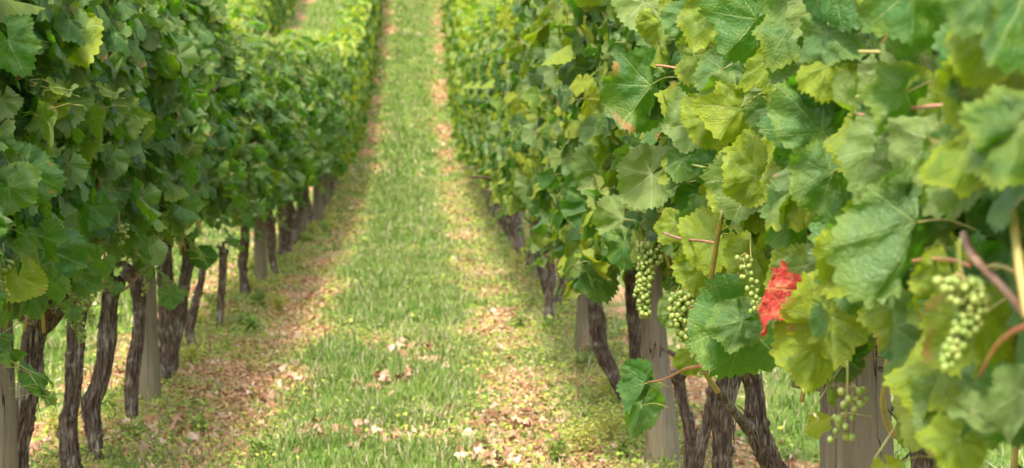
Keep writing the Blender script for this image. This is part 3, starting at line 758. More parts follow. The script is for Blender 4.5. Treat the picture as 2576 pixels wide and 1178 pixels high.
# ================================================================== VINES
GVL, GVR = 'grapevines of the row on the left of the path', 'grapevines of the row on the right of the path'
CAN_NEAR_L = [canopy(100 + k, T_NEAR, 310, 60, 110, zlo=.93, ztop=2.3, yel=.14, up=.7, size=(.062, .105)) for k in range(3)]
CAN_NEAR_R = [canopy(120 + k, T_NEAR, 350, 60, 110, zlo=1.0, ztop=2.35, yel=.42, size=(.058, .098), up=.4) for k in range(4)]
CAN_MID = [canopy(140 + k, T_MID, 270, 70, 110, zlo=.77, ztop=2.28, yel=.20) for k in range(5)]
CAN_MIDT = [canopy(150 + k, T_MID, 280, 80, 110, zlo=.76, ztop=2.45, yel=.50) for k in range(4)]
CAN_FAR = [canopy(160 + k, T_FAR, 210, 60, 60, zlo=.68, ztop=2.3, size=(.078, .118), petioles=False, yel=.48, m=[M_LEAF_FAR, M_PET]) for k in range(6)]
TR = [random_trunk(200 + k) for k in range(6)]
TR_FAR = [random_trunk(220 + k, sides=8, n=10) for k in range(4)]
CN = [cane_mesh(240 + k) for k in range(4)]
def hscale(x, y):
    if abs(x - ROWR) < .01: return float(np.interp(y, [0, 16, 20, 34, 95], [1, 1, .97, 1.10, 1.10]))
    return float(np.interp(y, [0, 12, 14, 20, 33, 95], [.97, .95, .81, .80, 1.02, 1.04]))
def vine(x, y, fol, label, group, trunk=None, trunk_mesh=None, rz=0.0, canes=3, seed=0, shift=0.0, zoff=0.0):
    rng = np.random.default_rng(seed + 3000)
    z = gz(x, y); root = empty('grapevine', (x, y, z)); tag(root, label, 'grapevine', group)
    f = link('foliage', fol, root, ((.10 if y > 4.5 else .05) if abs(x - ROWR) < .01 and y < 10 else 0, shift, zoff - z + float(height(y)) + .75 * (1 - hscale(x, y)))); f.rotation_euler = (0, 0, rz); f.scale = (1, 1, hscale(x, y))
    if trunk_mesh: t = link('trunk', trunk_mesh, root); t.rotation_euler = (0, 0, seed * 1.7 if trunk is None else 0)
    for k in range(canes):
        c = link('cane', CN[(k + seed) % 4], root, (rng.uniform(-.12, .12), rng.uniform(-.4, .4), 0)); c.rotation_euler = (0, 0, rng.uniform(0, 6))
    return root

LT = [  # left row trunks read off the photograph: distance, rows, label
    (8.45, [(42, 1330, 46), (47, 1150, 44), (62, 1064, 50), (75, 990, 50), (82, 914, 50), (88, 840, 55), (104, 785, 66)], 'grapevine with thick knotted trunk and wide shaggy head beside the leftmost post'),
    (9.5, [(182, 1215, 50), (176, 1150, 50), (172, 1064, 46), (182, 990, 42), (188, 914, 43), (192, 840, 41), (196, 770, 38)], 'grapevine with straight pale brown trunk under a large hanging grape bunch'),
    (10.15, [(246, 1150, 32), (243, 1120, 33), (235, 1064, 40), (229, 1014, 46), (250, 960, 44), (265, 890, 41), (268, 815, 41), (274, 765, 38), (283, 725, 36)], 'grapevine with crooked trunk bulging near the ground, left of the slim dark one'),
    (11.5, [(330, 1066, 24), (327, 1000, 30), (333, 940, 29), (345, 870, 31), (350, 800, 31), (347, 740, 32), (341, 690, 34)], 'grapevine with slim dark trunk just in front of the greyish post'),
    (12.9, [(408, 984, 22), (414, 950, 30), (422, 900, 37), (421, 815, 36), (419, 730, 36), (415, 650, 36), (411, 590, 40)], 'grapevine with tall dark trunk right of the greyish post'),
    (13.3, [(426, 960, 28), (432, 920, 30), (443, 850, 27), (453, 790, 28), (463, 715, 28), (473, 665, 28), (472, 612, 30)], 'grapevine leaning right, its trunk crossing the tall dark trunk at its foot'),
    (14.8, [(488, 885, 26), (476, 842, 26), (482, 800, 24), (493, 755, 21), (506, 705, 20), (510, 660, 18)], 'grapevine with short leaning trunk standing alone in the yellow weeds'),
    (16.3, [(553, 800, 19), (557, 715, 18), (560, 640, 18)], 'grapevine with thin dark trunk in front of the light gap in the left row'),
    (19.1, [(619, 742, 22), (612, 690, 22), (614, 620, 24), (620, 550, 24)], 'grapevine just before the dark post past the gap in the left row'),
    (21.6, [(694, 690, 16), (685, 640, 17), (683, 560, 20)], 'grapevine just after the dark post past the gap in the left row')]
for i, (Y_, rows, lab) in enumerate(LT):
    p = px_trunk(rows, Y_, 300 + i); org = (p[0][0], Y_, p[0][2])
    tm = vine_trunk_mesh(p, 300 + i, org, sides=44 if i < 6 else 20, n=100 if i < 6 else 50, head=1.45 if i == 0 else 1.2, shag=40 if i < 6 else 8)
    fol = CAN_NEAR_L[i % 3] if Y_ < 15 else CAN_MID[i % 5]
    root = empty('grapevine', org); tag(root, lab, 'grapevine', GVL)
    f = link('foliage', fol, root, (ROWL - org[0], 0, -org[2] + .75 * (1 - hscale(ROWL, Y_)))); f.rotation_euler = (0, 0, PI * (i % 2)); f.scale = (1, 1, hscale(ROWL, Y_))
    link('trunk', tm, root)
    for k in range(4):
        c = link('cane', CN[(k + i) % 4], root, (ROWL - org[0] + .09 - .05 * k, -.35 + .2 * k, -org[2])); c.rotation_euler = (0, 0, k * 2 + i)
    LT[i] = LT[i] + (root,)
# nearer vines of the left row, then the long row behind
for i, y in enumerate((5.4, 6.4, 7.4)):
    vine(ROWL, y, CAN_NEAR_L[(i + 1) % 3], 'grapevine nearer than the leftmost post, only its leaves in the picture', GVL, rz=PI * (i % 2), seed=i)
for i, y in enumerate((16.9 + .6, 18.3, 20.3)):
    vine(ROWL, y, CAN_MID[(i + 2) % 5], 'grapevine filling the leafy wall by the light gap in the left row', GVL, rz=PI * (i % 2), seed=i + 3)
y = 22.7; i = 0
while y < 92:
    if y < 32: vine(ROWL, y + .18 * math.sin(i * 2.3), CAN_MID[i % 5], 'blurred grapevine in the middle distance of the left row', GVL, trunk_mesh=TR[i % 6], rz=PI * (i % 2), canes=1, seed=i)
    else: vine(ROWL, y, CAN_FAR[i % 6], 'far blurred grapevine climbing the slope in the left row', GVL, trunk_mesh=TR_FAR[i % 4], rz=PI * (i % 2), canes=0, seed=i)
    y += 1.08; i += 1

RT = [
    (4.9, [(2335, 1640, 60), (2328, 1178, 66), (2322, 1120, 66), (2334, 1060, 58)], 'grapevine with dark shaggy trunk right of the thick cracked post'),
    (6.05, None, 'grapevine whose pale leaves hang over the thick cracked post'),
    (7.0, [(2010, 1560, 60), (1972, 1240, 60), (1938, 1160, 62), (1904, 1078, 60), (1896, 1000, 50), (1890, 945, 46)], 'grapevine with stringy barked trunk below the red leaf'),
    (8.1, [(1822, 1370, 62), (1819, 1178, 58), (1822, 1090, 60), (1826, 1000, 57), (1840, 930, 56)], 'grapevine with straight pale stringy trunk just left of the trunk below the red leaf'),
    (8.6, [(1722, 1330, 32), (1750, 1178, 31), (1776, 1080, 29), (1792, 990, 24)], 'grapevine with thin slanting trunk between two straighter ones'),
    (9.15, [(1728, 1270, 30), (1733, 1178, 29), (1738, 1090, 33), (1722, 1030, 31), (1709, 955, 35)], 'grapevine with thin bent trunk just right of the tall grey post'),
    (11.2, [(1612, 1085, 36), (1608, 1000, 36), (1600, 900, 37), (1591, 790, 37), (1588, 700, 36)], 'grapevine with dark trunk just left of the tall grey post'),
    (12.0, [(1573, 1046, 18), (1560, 985, 27), (1537, 930, 37), (1513, 880, 43), (1499, 800, 47), (1490, 720, 45), (1472, 620, 40)], 'grapevine whose trunk bows towards the path from its foot'),
    (16.8, [(1382, 742, 22), (1386, 690, 24), (1376, 620, 24)], 'grapevine with short dark trunk in the middle of the right row')]
roots_r = {}
for i, (Y_, rows, lab) in enumerate(RT):
    if rows is None:
        root = vine(ROWR, Y_, CAN_NEAR_R[1], lab, GVR, trunk_mesh=TR[4], seed=41, canes=3); roots_r[Y_] = root; continue
    p = [(a, b, c, d * .88) for a, b, c, d in px_trunk(rows, Y_, 330 + i)]; org = (p[0][0], Y_, p[0][2])
    tm = vine_trunk_mesh(p, 330 + i, org, sides=40 if Y_ < 10 else 24, n=110 if Y_ < 10 else 60, shag=60 if Y_ < 10 else 20)
    root = empty('grapevine', org); tag(root, lab, 'grapevine', GVR); roots_r[Y_] = root
    if Y_ not in (8.6,):
        fol = CAN_NEAR_R[i % 4] if Y_ < 10 else CAN_MIDT[i % 4]
        f = link('foliage', fol, root, (ROWR - org[0] + (.10 if Y_ < 10 else 0), 0, -org[2])); f.rotation_euler = (0, 0, PI * (i % 2))
    link('trunk', tm, root)
    for k in range(3):
        c = link('cane', CN[(k + i) % 4], root, (ROWR - org[0] - .1 + .08 * k, -.3 + .25 * k, -org[2] + .15)); c.rotation_euler = (0, 0, k * 2 + i)
for i, y in enumerate((2.0, 3.0, 4.0)):
    roots_r[y] = vine(ROWR, y, CAN_NEAR_R[(i + 2) % 4], ('grapevine beside the camera, outside the picture', 'grapevine at the right edge with a pale blurred grape bunch', 'grapevine between the pale blurred grape bunch and the dark shaggy trunk')[i], GVR, trunk_mesh=TR[i], rz=PI * (i % 2), seed=i + 20, zoff=.05)
for i, y in enumerate((10.15, 13.1, 14.15, 15.2, 17.9, 19.0)):
    vine(ROWR, y, CAN_MIDT[(i + 1) % 4], 'grapevine in the bright leafy wall around the bowed trunk' if y < 16 else 'grapevine just beyond the short dark trunk in the right row', GVR, trunk_mesh=TR[i % 6] if y > 17 else None, rz=PI * (i % 2), seed=i + 30)
y = 20.1; i = 0
while y < 92:
    if y < 34: vine(ROWR, y + .18 * math.sin(i * 2.9), CAN_MIDT[i % 4], 'blurred grapevine in the middle distance of the right row', GVR, trunk_mesh=TR[(i + 2) % 6], rz=PI * (i % 2), canes=1, seed=i + 50)
    else: vine(ROWR, y, CAN_FAR[(i + 3) % 6], 'far blurred grapevine climbing the slope in the right row', GVR, trunk_mesh=TR_FAR[(i + 1) % 4], rz=PI * (i % 2), canes=0, seed=i + 50)
    y += 1.08; i += 1
y = 9.5; i = 0
while y < 92:
    vine(ROWL - PITCH, y, CAN_FAR[(i * 5 + 1) % 6], 'grapevine of the second row to the left, beyond the next grass lane', 'grapevines of the second row on the left', trunk_mesh=TR_FAR[i % 4], rz=PI * (i % 2), canes=0, seed=i)
    y += 1.1; i += 1
y = 44; i = 0
while y < 92:
    vine(ROWR + PITCH, y, CAN_FAR[(i * 5 + 2) % 6], 'grapevine of the second row to the right, over the top of the near one', 'grapevines of the second row on the right', trunk_mesh=TR_FAR[i % 4], rz=PI * (i % 2), canes=0, seed=i)
    y += 1.1; i += 1

# ------------------------------------------------------------------ hand-placed leaves of the near right vines
# (petiole px,py), (tip px,py), kind, lateral X, roll degrees, width, curl, fold
U, Yk, Pk, Gk, Bk = 'upper', 'yellow', 'under', 'glaucous', 'brown'
HERO = [
    ((1872, 808), (1838, 985), U, .70, -15, 1.15, .3, .25), ((1868, 806), (1765, 830), Gk, .69, 10, 1.0, .2, .3),
    ((1790, 600), (1690, 645), Yk, .72, 25, 1.1, .2, .1), ((1780, 660), (1680, 700), Yk, .73, -20, 1.0, .3, .2),
    ((1570, 552), (1540, 645), Pk, .74, 10, 1.15, .1, .1), ((1636, 215), (1545, 340), U, .71, -25, 1.1, .3, .4),
    ((1640, 250), (1600, 110), Gk, .75, 20, .9, .3, .2), ((1733, 315), (1645, 328), Pk, .70, 15, 1.1, .3, .2),
    ((1902, 445), (1800, 395), Yk, .70, -10, 1.1, .2, .15), ((1896, 452), (1830, 575), Pk, .71, 15, 1.1, .2, .2),
    ((1715, 400), (1690, 468), Gk, .68, 20, .9, .1, .2), ((1852, 228), (1828, 345), Pk, .71, -15, 1.1, .2, .2),
    ((1905, 48), (1795, 165), U, .69, -20, 1.1, .3, .3), ((1792, 15), (1738, 135), Yk, .71, 10, .9, .2, .2),
    ((1620, 5), (1552, 82), Pk, .74, 10, 1.2, .2, .2), ((1508, 428), (1448, 505), Pk, .76, -10, 1.1, .1, .1),
    ((1505, 400), (1440, 400), U, .77, 25, 1.0, .3, .3), ((1640, 440), (1545, 512), Pk, .73, 15, 1.0, .2, .2),
    ((1500, 520), (1470, 615), U, .78, -25, 1.1, .3, .3), ((1570, 612), (1562, 705), U, .73, 20, .95, .3, .3),
    ((1505, 628), (1535, 712), Bk, .75, 10, .9, .2, .1), ((1488, 668), (1410, 735), U, .76, 30, 1.0, .4, .5),
    ((1628, 960), (1562, 915), U, .70, 30, .8, .5, .8), ((1622, 965), (1580, 1062), U, .69, -30, .7, .5, .9), ((1615, 1020), (1580, 1125), Gk, .70, 10, .62, .4, .8),
    ((1735, 905), (1708, 955), Yk, .73, 0, .9, .1, .1), ((1690, 790), (1660, 740), Pk, .74, 20, 1.0, .2, .2),
    ((1960, 780), (1925, 705), Pk, .74, 20, 1.0, .2, .2), ((1900, 640), (1905, 775), Yk, .75, -20, .8, .2, .2),
    ((2300, 560), (2140, 880), Gk, .66, -30, .75, .35, .5), ((2235, 520), (2120, 690), Gk, .67, 30, .8, .3, .3),
    ((2190, 655), (2015, 610), Yk, .68, 20, .9, .2, .15), ((2075, 815), (1940, 755), Yk, .69, -15, .8, .2, .1),
    ((2060, 870), (1995, 1070), Yk, .69, -20, .85, .3, .25), ((2085, 795), (2105, 955), Yk, .66, 55, .8, .2, .3),
    ((2420, 870), (2290, 1050), Yk, .72, 20, 1.05, .2, .1), ((2092, 435), (1965, 505), Gk, .69, -20, 1.0, .4, .3),
    ((2070, 335), (1950, 200), Gk, .69, 20, .95, .3, .3), ((1990, 300), (1925, 410), Yk, .70, 30, .9, .3, .3),
    ((2158, 292), (2085, 175), Pk, .65, 45, .85, .3, .3), ((2160, 315), (2150, 525), Gk, .65, 55, .7, .3, .5),
    ((2300, -30), (2285, 235), U, .66, -10, .85, .3, .2), ((2090, -60), (2130, 165), U, .68, 20, .95, .2, .3),
    ((2140, -25), (2150, 105), Yk, .645, 60, .7, .6, .6), ((2490, 100), (2395, 215), Yk, .66, 10, 1.0, .2, .1),
    ((2570, -10), (2465, 275), U, .64, 30, .8, .2, .3), ((2562, 322), (2365, 285), Gk, .63, -10, .8, .3, .3),
    ((2562, 330), (2480, 590), Gk, .63, 10, .85, .2, .25), ((2445, 400), (2305, 450), Yk, .64, 20, .8, .2, .1),
    ((2440, 420), (2400, 595), Pk, .65, 30, .7, .2, .2), ((2225, 455), (2290, 375), Gk, .70, -20, 1.0, .2, .2),
    ((2440, 990), (2385, 1200), Gk, .62, 35, .8, .5, .6), ((2445, 1040), (2540, 1092), Pk, .61, -30, .7, .2, .3),
    ((2410, 1110), (2345, 1200), Yk, .60, 0, 1.1, .1, .1), ((2572, 985), (2535, 1180), Pk, .66, 20, .7, .2, .2), ((2500, 300), (2430, 380), Yk, .655, 20, 1.0, .2, .2),
    ((2450, 690), (2560, 860), U, .70, 15, .85, .2, .2), ((2246, 820), (2240, 1005), Gk, .66, 62, .8, .2, .3),
    ((2085, 770), (2030, 850), Gk, .68, 30, .9, .3, .3), ((2360, 600), (2420, 720), U, .75, 0, 1.0, .2, .2),
    ((2470, -10), (2390, 90), Gk, .64, 20, 1.1, .2, .2), ((1990, 60), (1915, 170), Gk, .70, 20, 1.0, .3, .3),
    ((2010, 520), (1950, 640), Gk, .70, -25, .9, .3, .3), ((1990, 420), (1935, 540), Yk, .71, 20, 1.0, .2, .2),
    ((2030, 670), (2075, 790), Pk, .69, 10, 1.0, .2, .2), ((2130, 560), (2040, 560), U, .69, 20, .9, .4, .4),
    ((1450, 120), (1430, 220), Pk, .80, 15, 1.0, .2, .2), ((1420, 240), (1440, 330), Gk, .80, -20, 1.0, .3, .3),
    ((1700, 560), (1655, 620), Yk, .74, 15, 1.0, .2, .2), ((1760, 480), (1700, 560), U, .75, -20, 1.0, .3, .3),
    ((1660, 60), (1690, 150), Yk, .75, 15, 1.0, .2, .2), ((1770, 560), (1820, 470), Gk, .74, 25, .9, .3, .3)]
KIND = {U: (.30, .05), Yk: (.45, .62), Pk: (.6, .30), Gk: (.80, .06), Bk: (.6, .9)}
HERO_L = [((45, 698), (42, 782), Yk, -1.10, 10, 1.15, .1, .1), ((118, 632), (165, 750), U, -1.10, -10, 1.15, .2, .2), ((204, 698), (206, 765), U, -1.12, 10, 1.1, .1, .1),
    ((22, 470), (95, 530), Gk, -1.05, 15, 1.1, .3, .3), ((142, 70), (245, 175), Yk, -1.04, 20, .9, .2, .4), ((138, 72), (128, 160), U, -1.05, -20, .9, .2, .2),
    ((428, 742), (436, 786), Gk, -1.22, 10, 1.1, .2, .2), ((376, 632), (398, 668), Gk, -1.15, 10, 1.0, .2, .2), ((60, 430), (165, 480), U, -1.06, 0, 1.0, .3, .3),
    ((20, 100), (60, 190), U, -1.05, 10, 1.2, .2, .3), ((300, 290), (345, 370), Gk, -1.10, 20, 1.0, .3, .3), ((280, 160), (300, 235), U, -1.08, 20, 1.0, .2, .3),
    ((395, 170), (415, 262), Yk, -1.12, 20, 1.0, .2, .2), ((130, 265), (60, 300), Yk, -1.05, -20, 1.0, .2, .3), ((230, 520), (215, 600), U, -1.10, 20, 1.0, .2, .3),
    ((500, 640), (520, 690), U, -1.20, 20, 1.1, .2, .2), ((545, 480), (520, 530), Yk, -1.15, 20, 1.1, .2, .2), ((60, 590), (45, 640), Gk, -1.08, 30, 1.1, .2, .3)]
rng = np.random.default_rng(9)
rx = np.random.default_rng(4242); EX = []
for k in range(66):
    px = 1680 + 880 * rx.random() ** .8; py = rx.uniform(-20, 800 if px < 2300 else 1050); L_ = rx.uniform(.075, .11) * F / (.68 * F / (px - 1053)); a = rx.normal(.35, .6)
    if (px < 2010 and py > 520) or (2060 < px < 2260 and py > 780): continue
    kind = [U, Yk, Pk, Gk][rx.choice(4, p=[.30, .36, .16, .18])]
    EX.append(((px, py), (px - math.sin(a) * L_, py + math.cos(a) * L_), kind, .665 + .07 * rx.random() + (.02 if px < 2000 else 0), rx.uniform(-45, 45), rx.uniform(.8, 1.1), rx.uniform(0, .7), rx.uniform(0, .5)))
HERO = [h if math.dist(h[0], h[1]) < 190 else (h[0], (h[0][0] + (h[1][0] - h[0][0]) * .78, h[0][1] + (h[1][1] - h[0][1]) * .78)) + h[2:] for h in HERO] + EX
keys = sorted(roots_r); roots_l = {t[0]: t[3] for t in LT}
for (J, T, kind, X_, roll, wd, cu, fo) in HERO + HERO_L:
    pj = at_x(J[0], J[1], X_); pt = at_y(T[0], T[1], pj.y - rng.uniform(0, .02)); tip = pt - pj; s = tip.length
    nr = (EYE - pj).normalized(); tv = tip.normalized(); nr = (nr - tv * nr.dot(tv)).normalized()
    nr = Matrix.Rotation(rad(roll), 3, tv) @ nr
    if kind in (Pk,): nr = -nr
    rs = roots_r if X_ > 0 else roots_l; root = rs[min(rs, key=lambda k: abs(k - pj.y))]; lg = Geo()
    put_leaves(lg, [T_HERO[rng.integers(0, 5)]], [pj], [nr], [tip], np.array([s * .84]), rng, np.array([KIND[kind][0] + rng.uniform(-.1, .1)]), np.array([KIND[kind][1] + rng.uniform(-.1, .1)]).clip(0, 1), curl=cu, width=wd * 1.05, bend=fo, wav=1.5)
    lo_ = link('leaf', lg.build('leaf', [M_LEAF], pj), root, pj - root.location)
    if rng.random() < .6:
        e = Vector((.08 * (1 if X_ > 0 else -1), rng.uniform(-.06, .06), rng.uniform(-.02, .05))); sg = Geo()
        tube(sg, [(0, 0, 0, .0013), (e.x * .5, e.y * .5, e.z * .5 + .01, .0012), (*e, .0013)], 8, 6)
        link('stalk', sg.build('stalk', [M_PET]), lo_)
red_root = roots_r[4.9]
g = Geo(); pj = at_x(1930, 724, .60)
for (T, rl, w_, c_, f_) in (((1890, 842), 52, .62, .25, .9), ((1962, 648), -42, .50, .4, .9)):
    pt = at_y(T[0], T[1], pj.y); tip = pt - pj; tv = tip.normalized(); nr = (EYE - pj).normalized(); nr = Matrix.Rotation(rad(rl), 3, tv) @ (nr - tv * nr.dot(tv)).normalized()
    put_leaves(g, [T_HERO[3]], [pj], [nr], [tip], np.array([tip.length]), rng, np.array([.5]), np.array([.5]), curl=c_, width=w_, bend=f_, wav=1.7)
o = link('red_leaf', g.build('red_leaf', [M_RED], red_root.location), red_root); o['label'] = 'single scarlet crumpled leaf'

# ------------------------------------------------------------------ canes, arms and stalks of the near vines
def px_cane(root, rows, name, m, label=None, sides=9, n=26, bark=.0, wob=0):
    """rows: px, py, X (lateral), width px"""
    g = Geo(); P = []
    for (px, py, X_, w) in rows:
        p = at_x(px, py, X_); P.append((p.x, p.y, p.z, w * p.y / F * .5))
    tube(g, P, n, sides, 0, bark, 5); o = link(name, g.build(name, [m], root.location), root)
    if label: o['label'] = label
    return o
r7, r8, r5, r3, r4 = roots_r[7.0], roots_r[8.1], roots_r[4.9], roots_r[3.0], roots_r[4.0]
px_cane(r7, [(1885, 1078, .95, 34), (1858, 1050, .91, 24), (1830, 1012, .865, 19), (1806, 985, .83, 17)], 'arm', M_BARK, n=24, sides=14, bark=.3)
px_cane(r7, [(1806, 985, .83, 15), (1785, 955, .79, 15), (1768, 925, .76, 15), (1768, 870, .73, 12), (1778, 770, .71, 14), (1792, 680, .70, 14), (1806, 590, .70, 14), (1815, 540, .70, 11), (1818, 440, .72, 9)], 'cane', M_CANE, 'stout green cane rising between two grape bunches', n=50)
px_cane(r7, [(1800, 612, .70, 8), (1770, 607, .68, 7), (1710, 600, .66, 7), (1668, 586, .65, 6)], 'stalk', M_CANEBR)
px_cane(r7, [(1765, 920, .73, 9), (1720, 930, .71, 7), (1670, 955, .70, 6), (1630, 962, .69, 5)], 'stalk', M_PETRED, 'red leaf stalk')
px_cane(r7, [(1735, 775, .69, 6), (1780, 755, .70, 6), (1815, 725, .71, 6), (1850, 716, .72, 7)], 'stalk', M_PETRED, 'red leaf stalk')
px_cane(r8, [(1650, 165, .70, 6), (1675, 167, .71, 6), (1705, 172, .74, 6)], 'stalk', M_PETRED, 'red leaf stalk')
for rows in ([(1733, 315, .69, 5), (1765, 316, .70, 5), (1800, 318, .73, 5)], [(1740, 415, .69, 6), (1765, 420, .70, 6), (1795, 428, .74, 6)], [(1570, 552, .73, 5), (1600, 556, .76, 5)], [(1405, 583, .80, 5), (1440, 588, .84, 5)]):
    px_cane(r8, rows, 'stalk', M_PET)
for rows in ([(2155, 246, .64, 12), (2200, 236, .66, 11), (2240, 228, .70, 10)], [(2155, 288, .64, 8), (2220, 290, .66, 9), (2300, 272, .68, 10), (2385, 264, .72, 12)], [(2160, 130, .66, 9), (2215, 131, .69, 9)]):
    px_cane(r4, rows, 'stalk', M_CANEBR if rows[0][3] < 9 else M_PET)
px_cane(r4, [(2335, 330, .80, 22), (2345, 250, .78, 20), (2360, 190, .78, 18)], 'cane', M_CANE)
px_cane(r3, [(2425, 590, .66, 22), (2445, 640, .655, 26), (2480, 680, .65, 22), (2530, 730, .65, 24), (2590, 800, .65, 26)], 'arm', M_CANEBR, 'brown woody shoot running down to the right edge', bark=.12, n=40)
px_cane(r3, [(2548, 520, .64, 26), (2556, 600, .64, 25), (2566, 680, .64, 26), (2585, 800, .64, 26)], 'cane', M_CANE)
px_cane(r3, [(2295, 657, .655, 9), (2350, 652, .65, 11), (2400, 655, .65, 12), (2440, 668, .65, 12)], 'stalk', M_PETRED, 'red leaf stalk')
px_cane(r3, [(2480, 675, .65, 10), (2510, 668, .645, 10), (2565, 688, .64, 12)], 'stalk', M_CANE)
px_cane(r3, [(2465, 945, .62, 9), (2500, 880, .615, 11), (2540, 840, .61, 12), (2590, 815, .61, 13)], 'stalk', M_PETRED, 'red leaf stalk')
px_cane(r5, [(2275, 1110, .98, 22), (2240, 1080, .92, 18), (2222, 1020, .85, 17), (2228, 960, .77, 16), (2240, 880, .71, 15), (2300, 700, .70, 14), (2320, 640, .70, 13)], 'cane', M_CANE, 'yellow brown cane bending up from the dark trunk', n=44)
px_cane(r5, [(2300, 1110, 1.0, 30), (2280, 1085, .98, 22), (2262, 1050, .96, 20), (2250, 1015, .95, 18)], 'arm', M_BARK, bark=.2, n=20)
# arms of the gnarled left heads
r0 = LT[0][3]
def add_tube(root, rows, Y_, name, m, bark=.0, sides=9, n=18):
    g = Geo(); P = []
    for (px, py, w, dy) in rows:
        p = at_y(px, py, Y_ + dy); P.append((p.x, p.y, p.z, w * Y_ / F * .5))
    tube(g, P, n, sides, 0, bark, 5); return link(name, g.build(name, [m], root.location), root)
add_tube(r0, [(100, 790, 60, 0), (135, 765, 62, 0), (165, 742, 34, .02)], 8.45, 'arm', M_BARK, .5, 16)
add_tube(r0, [(90, 800, 36, 0), (60, 795, 20, -.02), (42, 782, 12, -.04)], 8.45, 'arm', M_BARK, .4, 10)
add_tube(LT[1][3], [(205, 700, 8, -.12), (203, 650, 9, -.1), (195, 628, 7, -.1)], 9.5, 'cane', M_CANE)
add_tube(LT[1][3], [(188, 607, 5, -.2), (230, 598, 7, -.22), (285, 592, 6, -.24)], 9.5, 'stalk', M_CANE)
add_tube(LT[3][3], [(366, 630, 10, -.1), (367, 580, 10, -.1), (365, 530, 8, -.1)], 11.5, 'cane', M_CANEBR)
add_tube(LT[2][3], [(300, 735, 8, 0), (325, 720, 8, .1), (350, 690, 7, .2)], 10.15, 'cane', M_CANEBR)

# ------------------------------------------------------------------ grape bunches
def px_bunch(root, px, py, X_, Lpx, Wpx, n, rpx, seed, label=None, loose=0.0, taper=.7):
    p = at_x(px, py, X_); k = p.y / F
    return bunch(root, p - root.location, Lpx * k, Wpx * k * .5, n, rpx * k, seed, taper, label, loose)
px_bunch(r8, 1625, 600, .72, 185, 62, 150, 7.2, 1, 'long slender grape bunch hanging in front of the grey post', taper=.55)
px_bunch(r7, 1718, 720, .70, 125, 72, 85, 7.8, 2, 'wide loose grape bunch left of the stout green cane')
px_bunch(r7, 1745, 600, .76, 38, 50, 14, 7.5, 3)
px_bunch(r7, 1888, 622, .70, 150, 40, 26, 7.2, 4, 'thin sparse grape bunch behind the red leaf', loose=.6, taper=.3)
px_bunch(r7, 1762, 880, .73, 60, 30, 6, 7.5, 5, loose=.8)
px_bunch(r3, 2415, 668, .59, 225, 105, 130, 11.5, 6, 'pale green blurred grape bunch near the right edge')
px_bunch(r5, 2132, 955, .68, 140, 75, 21, 10.2, 7, 'sparse grape bunch hanging in front of the thick post', loose=.5, taper=.1)
px_bunch(roots_r[4.0], 2335, 690, .80, 40, 40, 4, 9, 8, loose=.8)
px_bunch(LT[1][3], 197, 735, -1.16, 115, 62, 120, 4.6, 9, 'large grape bunch hanging on the pale brown trunk')
px_bunch(LT[1][3], 222, 735, -1.22, 75, 36, 28, 4.6, 10)
px_bunch(LT[3][3], 362, 640, -1.20, 95, 40, 45, 4.3, 11)
px_bunch(LT[3][3], 300, 555, -1.1, 60, 48, 40, 4.4, 12)
px_bunch(LT[4][3], 385, 560, -1.15, 60, 50, 40, 4.0, 13)
px_bunch(LT[0][3], 120, 620, -1.12, 70, 46, 36, 4.8, 14)
px_bunch(LT[0][3], 8, 640, -1.12, 90, 46, 36, 5.0, 15)

# ------------------------------------------------------------------ weeds
def weed(kind, x, y, h, seed, label, group):
    rng = np.random.default_rng(seed); g = Geo(); st = Geo(); z = gz(x, y)
    ns = {'bushy': 16, 'tall': 3, 'leafy': 9}[kind]; P = []; Nn = []; Tt = []; Sz = []
    for k in range(ns):
        a = rng.uniform(0, 2 * PI); ln = rng.uniform(.15, .6) * h * (1 if kind != 'tall' else .35); hh = h * rng.uniform(.6, 1)
        e = np.array([math.cos(a) * ln, math.sin(a) * ln, hh])
        tube(st, [(0, 0, -.01, .0022), (e[0] * .35, e[1] * .35, hh * .55, .0017), (*e, .0009)], 8, 4, cap=False)
        m = {'bushy': 34, 'tall': 14, 'leafy': 16}[kind]
        for q in range(m):
            f = rng.uniform(.15, 1) if kind != 'bushy' else rng.uniform(.45, 1.05)
            p = e * [f ** 1.2, f ** 1.2, f] + rng.normal(0, .012 if kind != 'bushy' else .018, 3); P.append(p)
            Nn.append(rng.normal(0, .5, 3) + [0, 0, 1]); Tt.append(rng.normal(0, 1, 3)); Sz.append({'bushy': .008, 'tall': .008, 'leafy': .014}[kind] * rng.uniform(.6, 1.5))
    P = np.array(P); Nn = unit(np.array(Nn)); Tt = np.array(Tt); Tt = unit(Tt - (Tt * Nn).sum(-1, keepdims=True) * Nn); Sd = np.cross(Tt, Nn); s = np.array(Sz)[:, None]
    V = np.stack([P, P + s * (.9 * Tt + .45 * Sd), P + s * 2 * Tt, P + s * (.9 * Tt - .45 * Sd)], 1); n = len(P)
    c1, c2 = {'bushy': ((.40, .44, .06), (.58, .58, .14)), 'tall': ((.22, .26, .08), (.42, .36, .18)), 'leafy': ((.10, .22, .03), (.28, .38, .06))}[kind]
    r = rng.random((n, 1)); col = np.array(c1) * (1 - r) + np.array(c2) * r
    C = np.concatenate([np.repeat(col[:, None], 4, 1), np.ones((n, 4, 1))], -1)
    g.add(V.reshape(-1, 3), np.array([0, 1, 2, 3])[None] + (np.arange(n) * 4)[:, None], None, 0, None, C.reshape(-1, 4))
    root = empty('weed_plant', (x, y, z)); tag(root, label, 'weed', group)
    link('leaves', g.build('leaves', [M_BLADE]), root); link('stem', st.build('stem', [M_PET if kind != 'tall' else M_CANEBR]), root)
    return root
def ground_at(px, py):
    r = ray(px, py); Y_ = 1.5 / (-r.z / r.y); p = EYE + r * (Y_ / r.y); return p.x, p.y
protos = {}
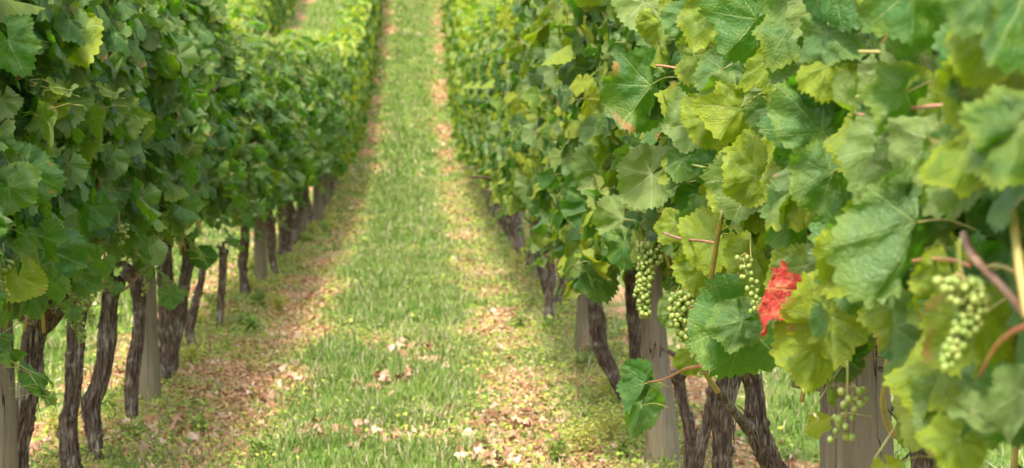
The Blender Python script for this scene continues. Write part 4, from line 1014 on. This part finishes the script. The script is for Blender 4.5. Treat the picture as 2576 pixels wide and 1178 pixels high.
def put_weed(kind, px, py, h, seed, label, group='weeds under the vine rows'):
    x, y = ground_at(px, py); return weed(kind, x, y, h, seed, label, group)
put_weed('bushy', 1475, 1150, .20, 1, 'yellow green bushy weed beside the largest pile of dead leaves')
put_weed('bushy', 1535, 1130, .17, 2, 'yellow green bushy weed right of the one beside the largest leaf pile')
put_weed('leafy', 1395, 1165, .11, 3, 'low dark green weed in front of the yellow green bushy ones')
put_weed('leafy', 1560, 1175, .13, 4, 'low green weed under the low hanging crinkled leaf')
put_weed('tall', 1455, 1010, .34, 5, 'tall thin weed stalk leaning by the bowed trunk')
put_weed('tall', 530, 905, .45, 6, 'tall dry weed stalks among the left trunks')
put_weed('tall', 570, 880, .40, 7, 'dry weed stalks at the edge of the path by the left row')
put_weed('bushy', 150, 1120, .16, 8, 'yellow green weed between the two nearest left trunks')
put_weed('leafy', 500, 1080, .08, 9, 'low green weed on the left wheel track')
put_weed('leafy', 660, 1150, .10, 10, 'dark green weed clump at the left edge of the grass strip')
put_weed('tall', 1300, 700, .5, 11, 'tall dry stalks beside the distant right trunks')
rngw = np.random.default_rng(99)
srcw = [weed('leafy', ROWL + .1, 10.9, .10, 20, 'small leafy weed at the foot of the left row', 'small weeds along the vine rows'),
        weed('bushy', ROWL + .05, 13.9, .12, 21, 'small yellowish weed at the foot of the left row', 'small weeds along the vine rows'),
        weed('tall', ROWR - .1, 15.1, .30, 22, 'small thin weed at the foot of the right row', 'small weeds along the vine rows')]
for i in range(70):
    left = i % 2 == 0; y = rngw.uniform(11, 32) if left else rngw.uniform(10.4, 32)
    x = (ROWL if left else ROWR) + rngw.normal(0, .22); s = srcw[rngw.integers(0, 2) if left or rngw.random() < .6 else 2]
    c = s.copy(); COL.objects.link(c); c.location = (x, y, gz(x, y)); c.rotation_euler = (0, 0, rngw.uniform(0, 6)); k = rngw.uniform(.7, 1.4); c.scale = (k, k, k)
    nm = {0: 'small leafy weed', 1: 'small yellowish weed', 2: 'small thin weed'}[srcw.index(s)]
    c['label'] = nm + ' at the foot of the %s row' % ('left' if left else 'right')
    for ch in s.children:
        d = ch.copy(); COL.objects.link(d); d.parent = c
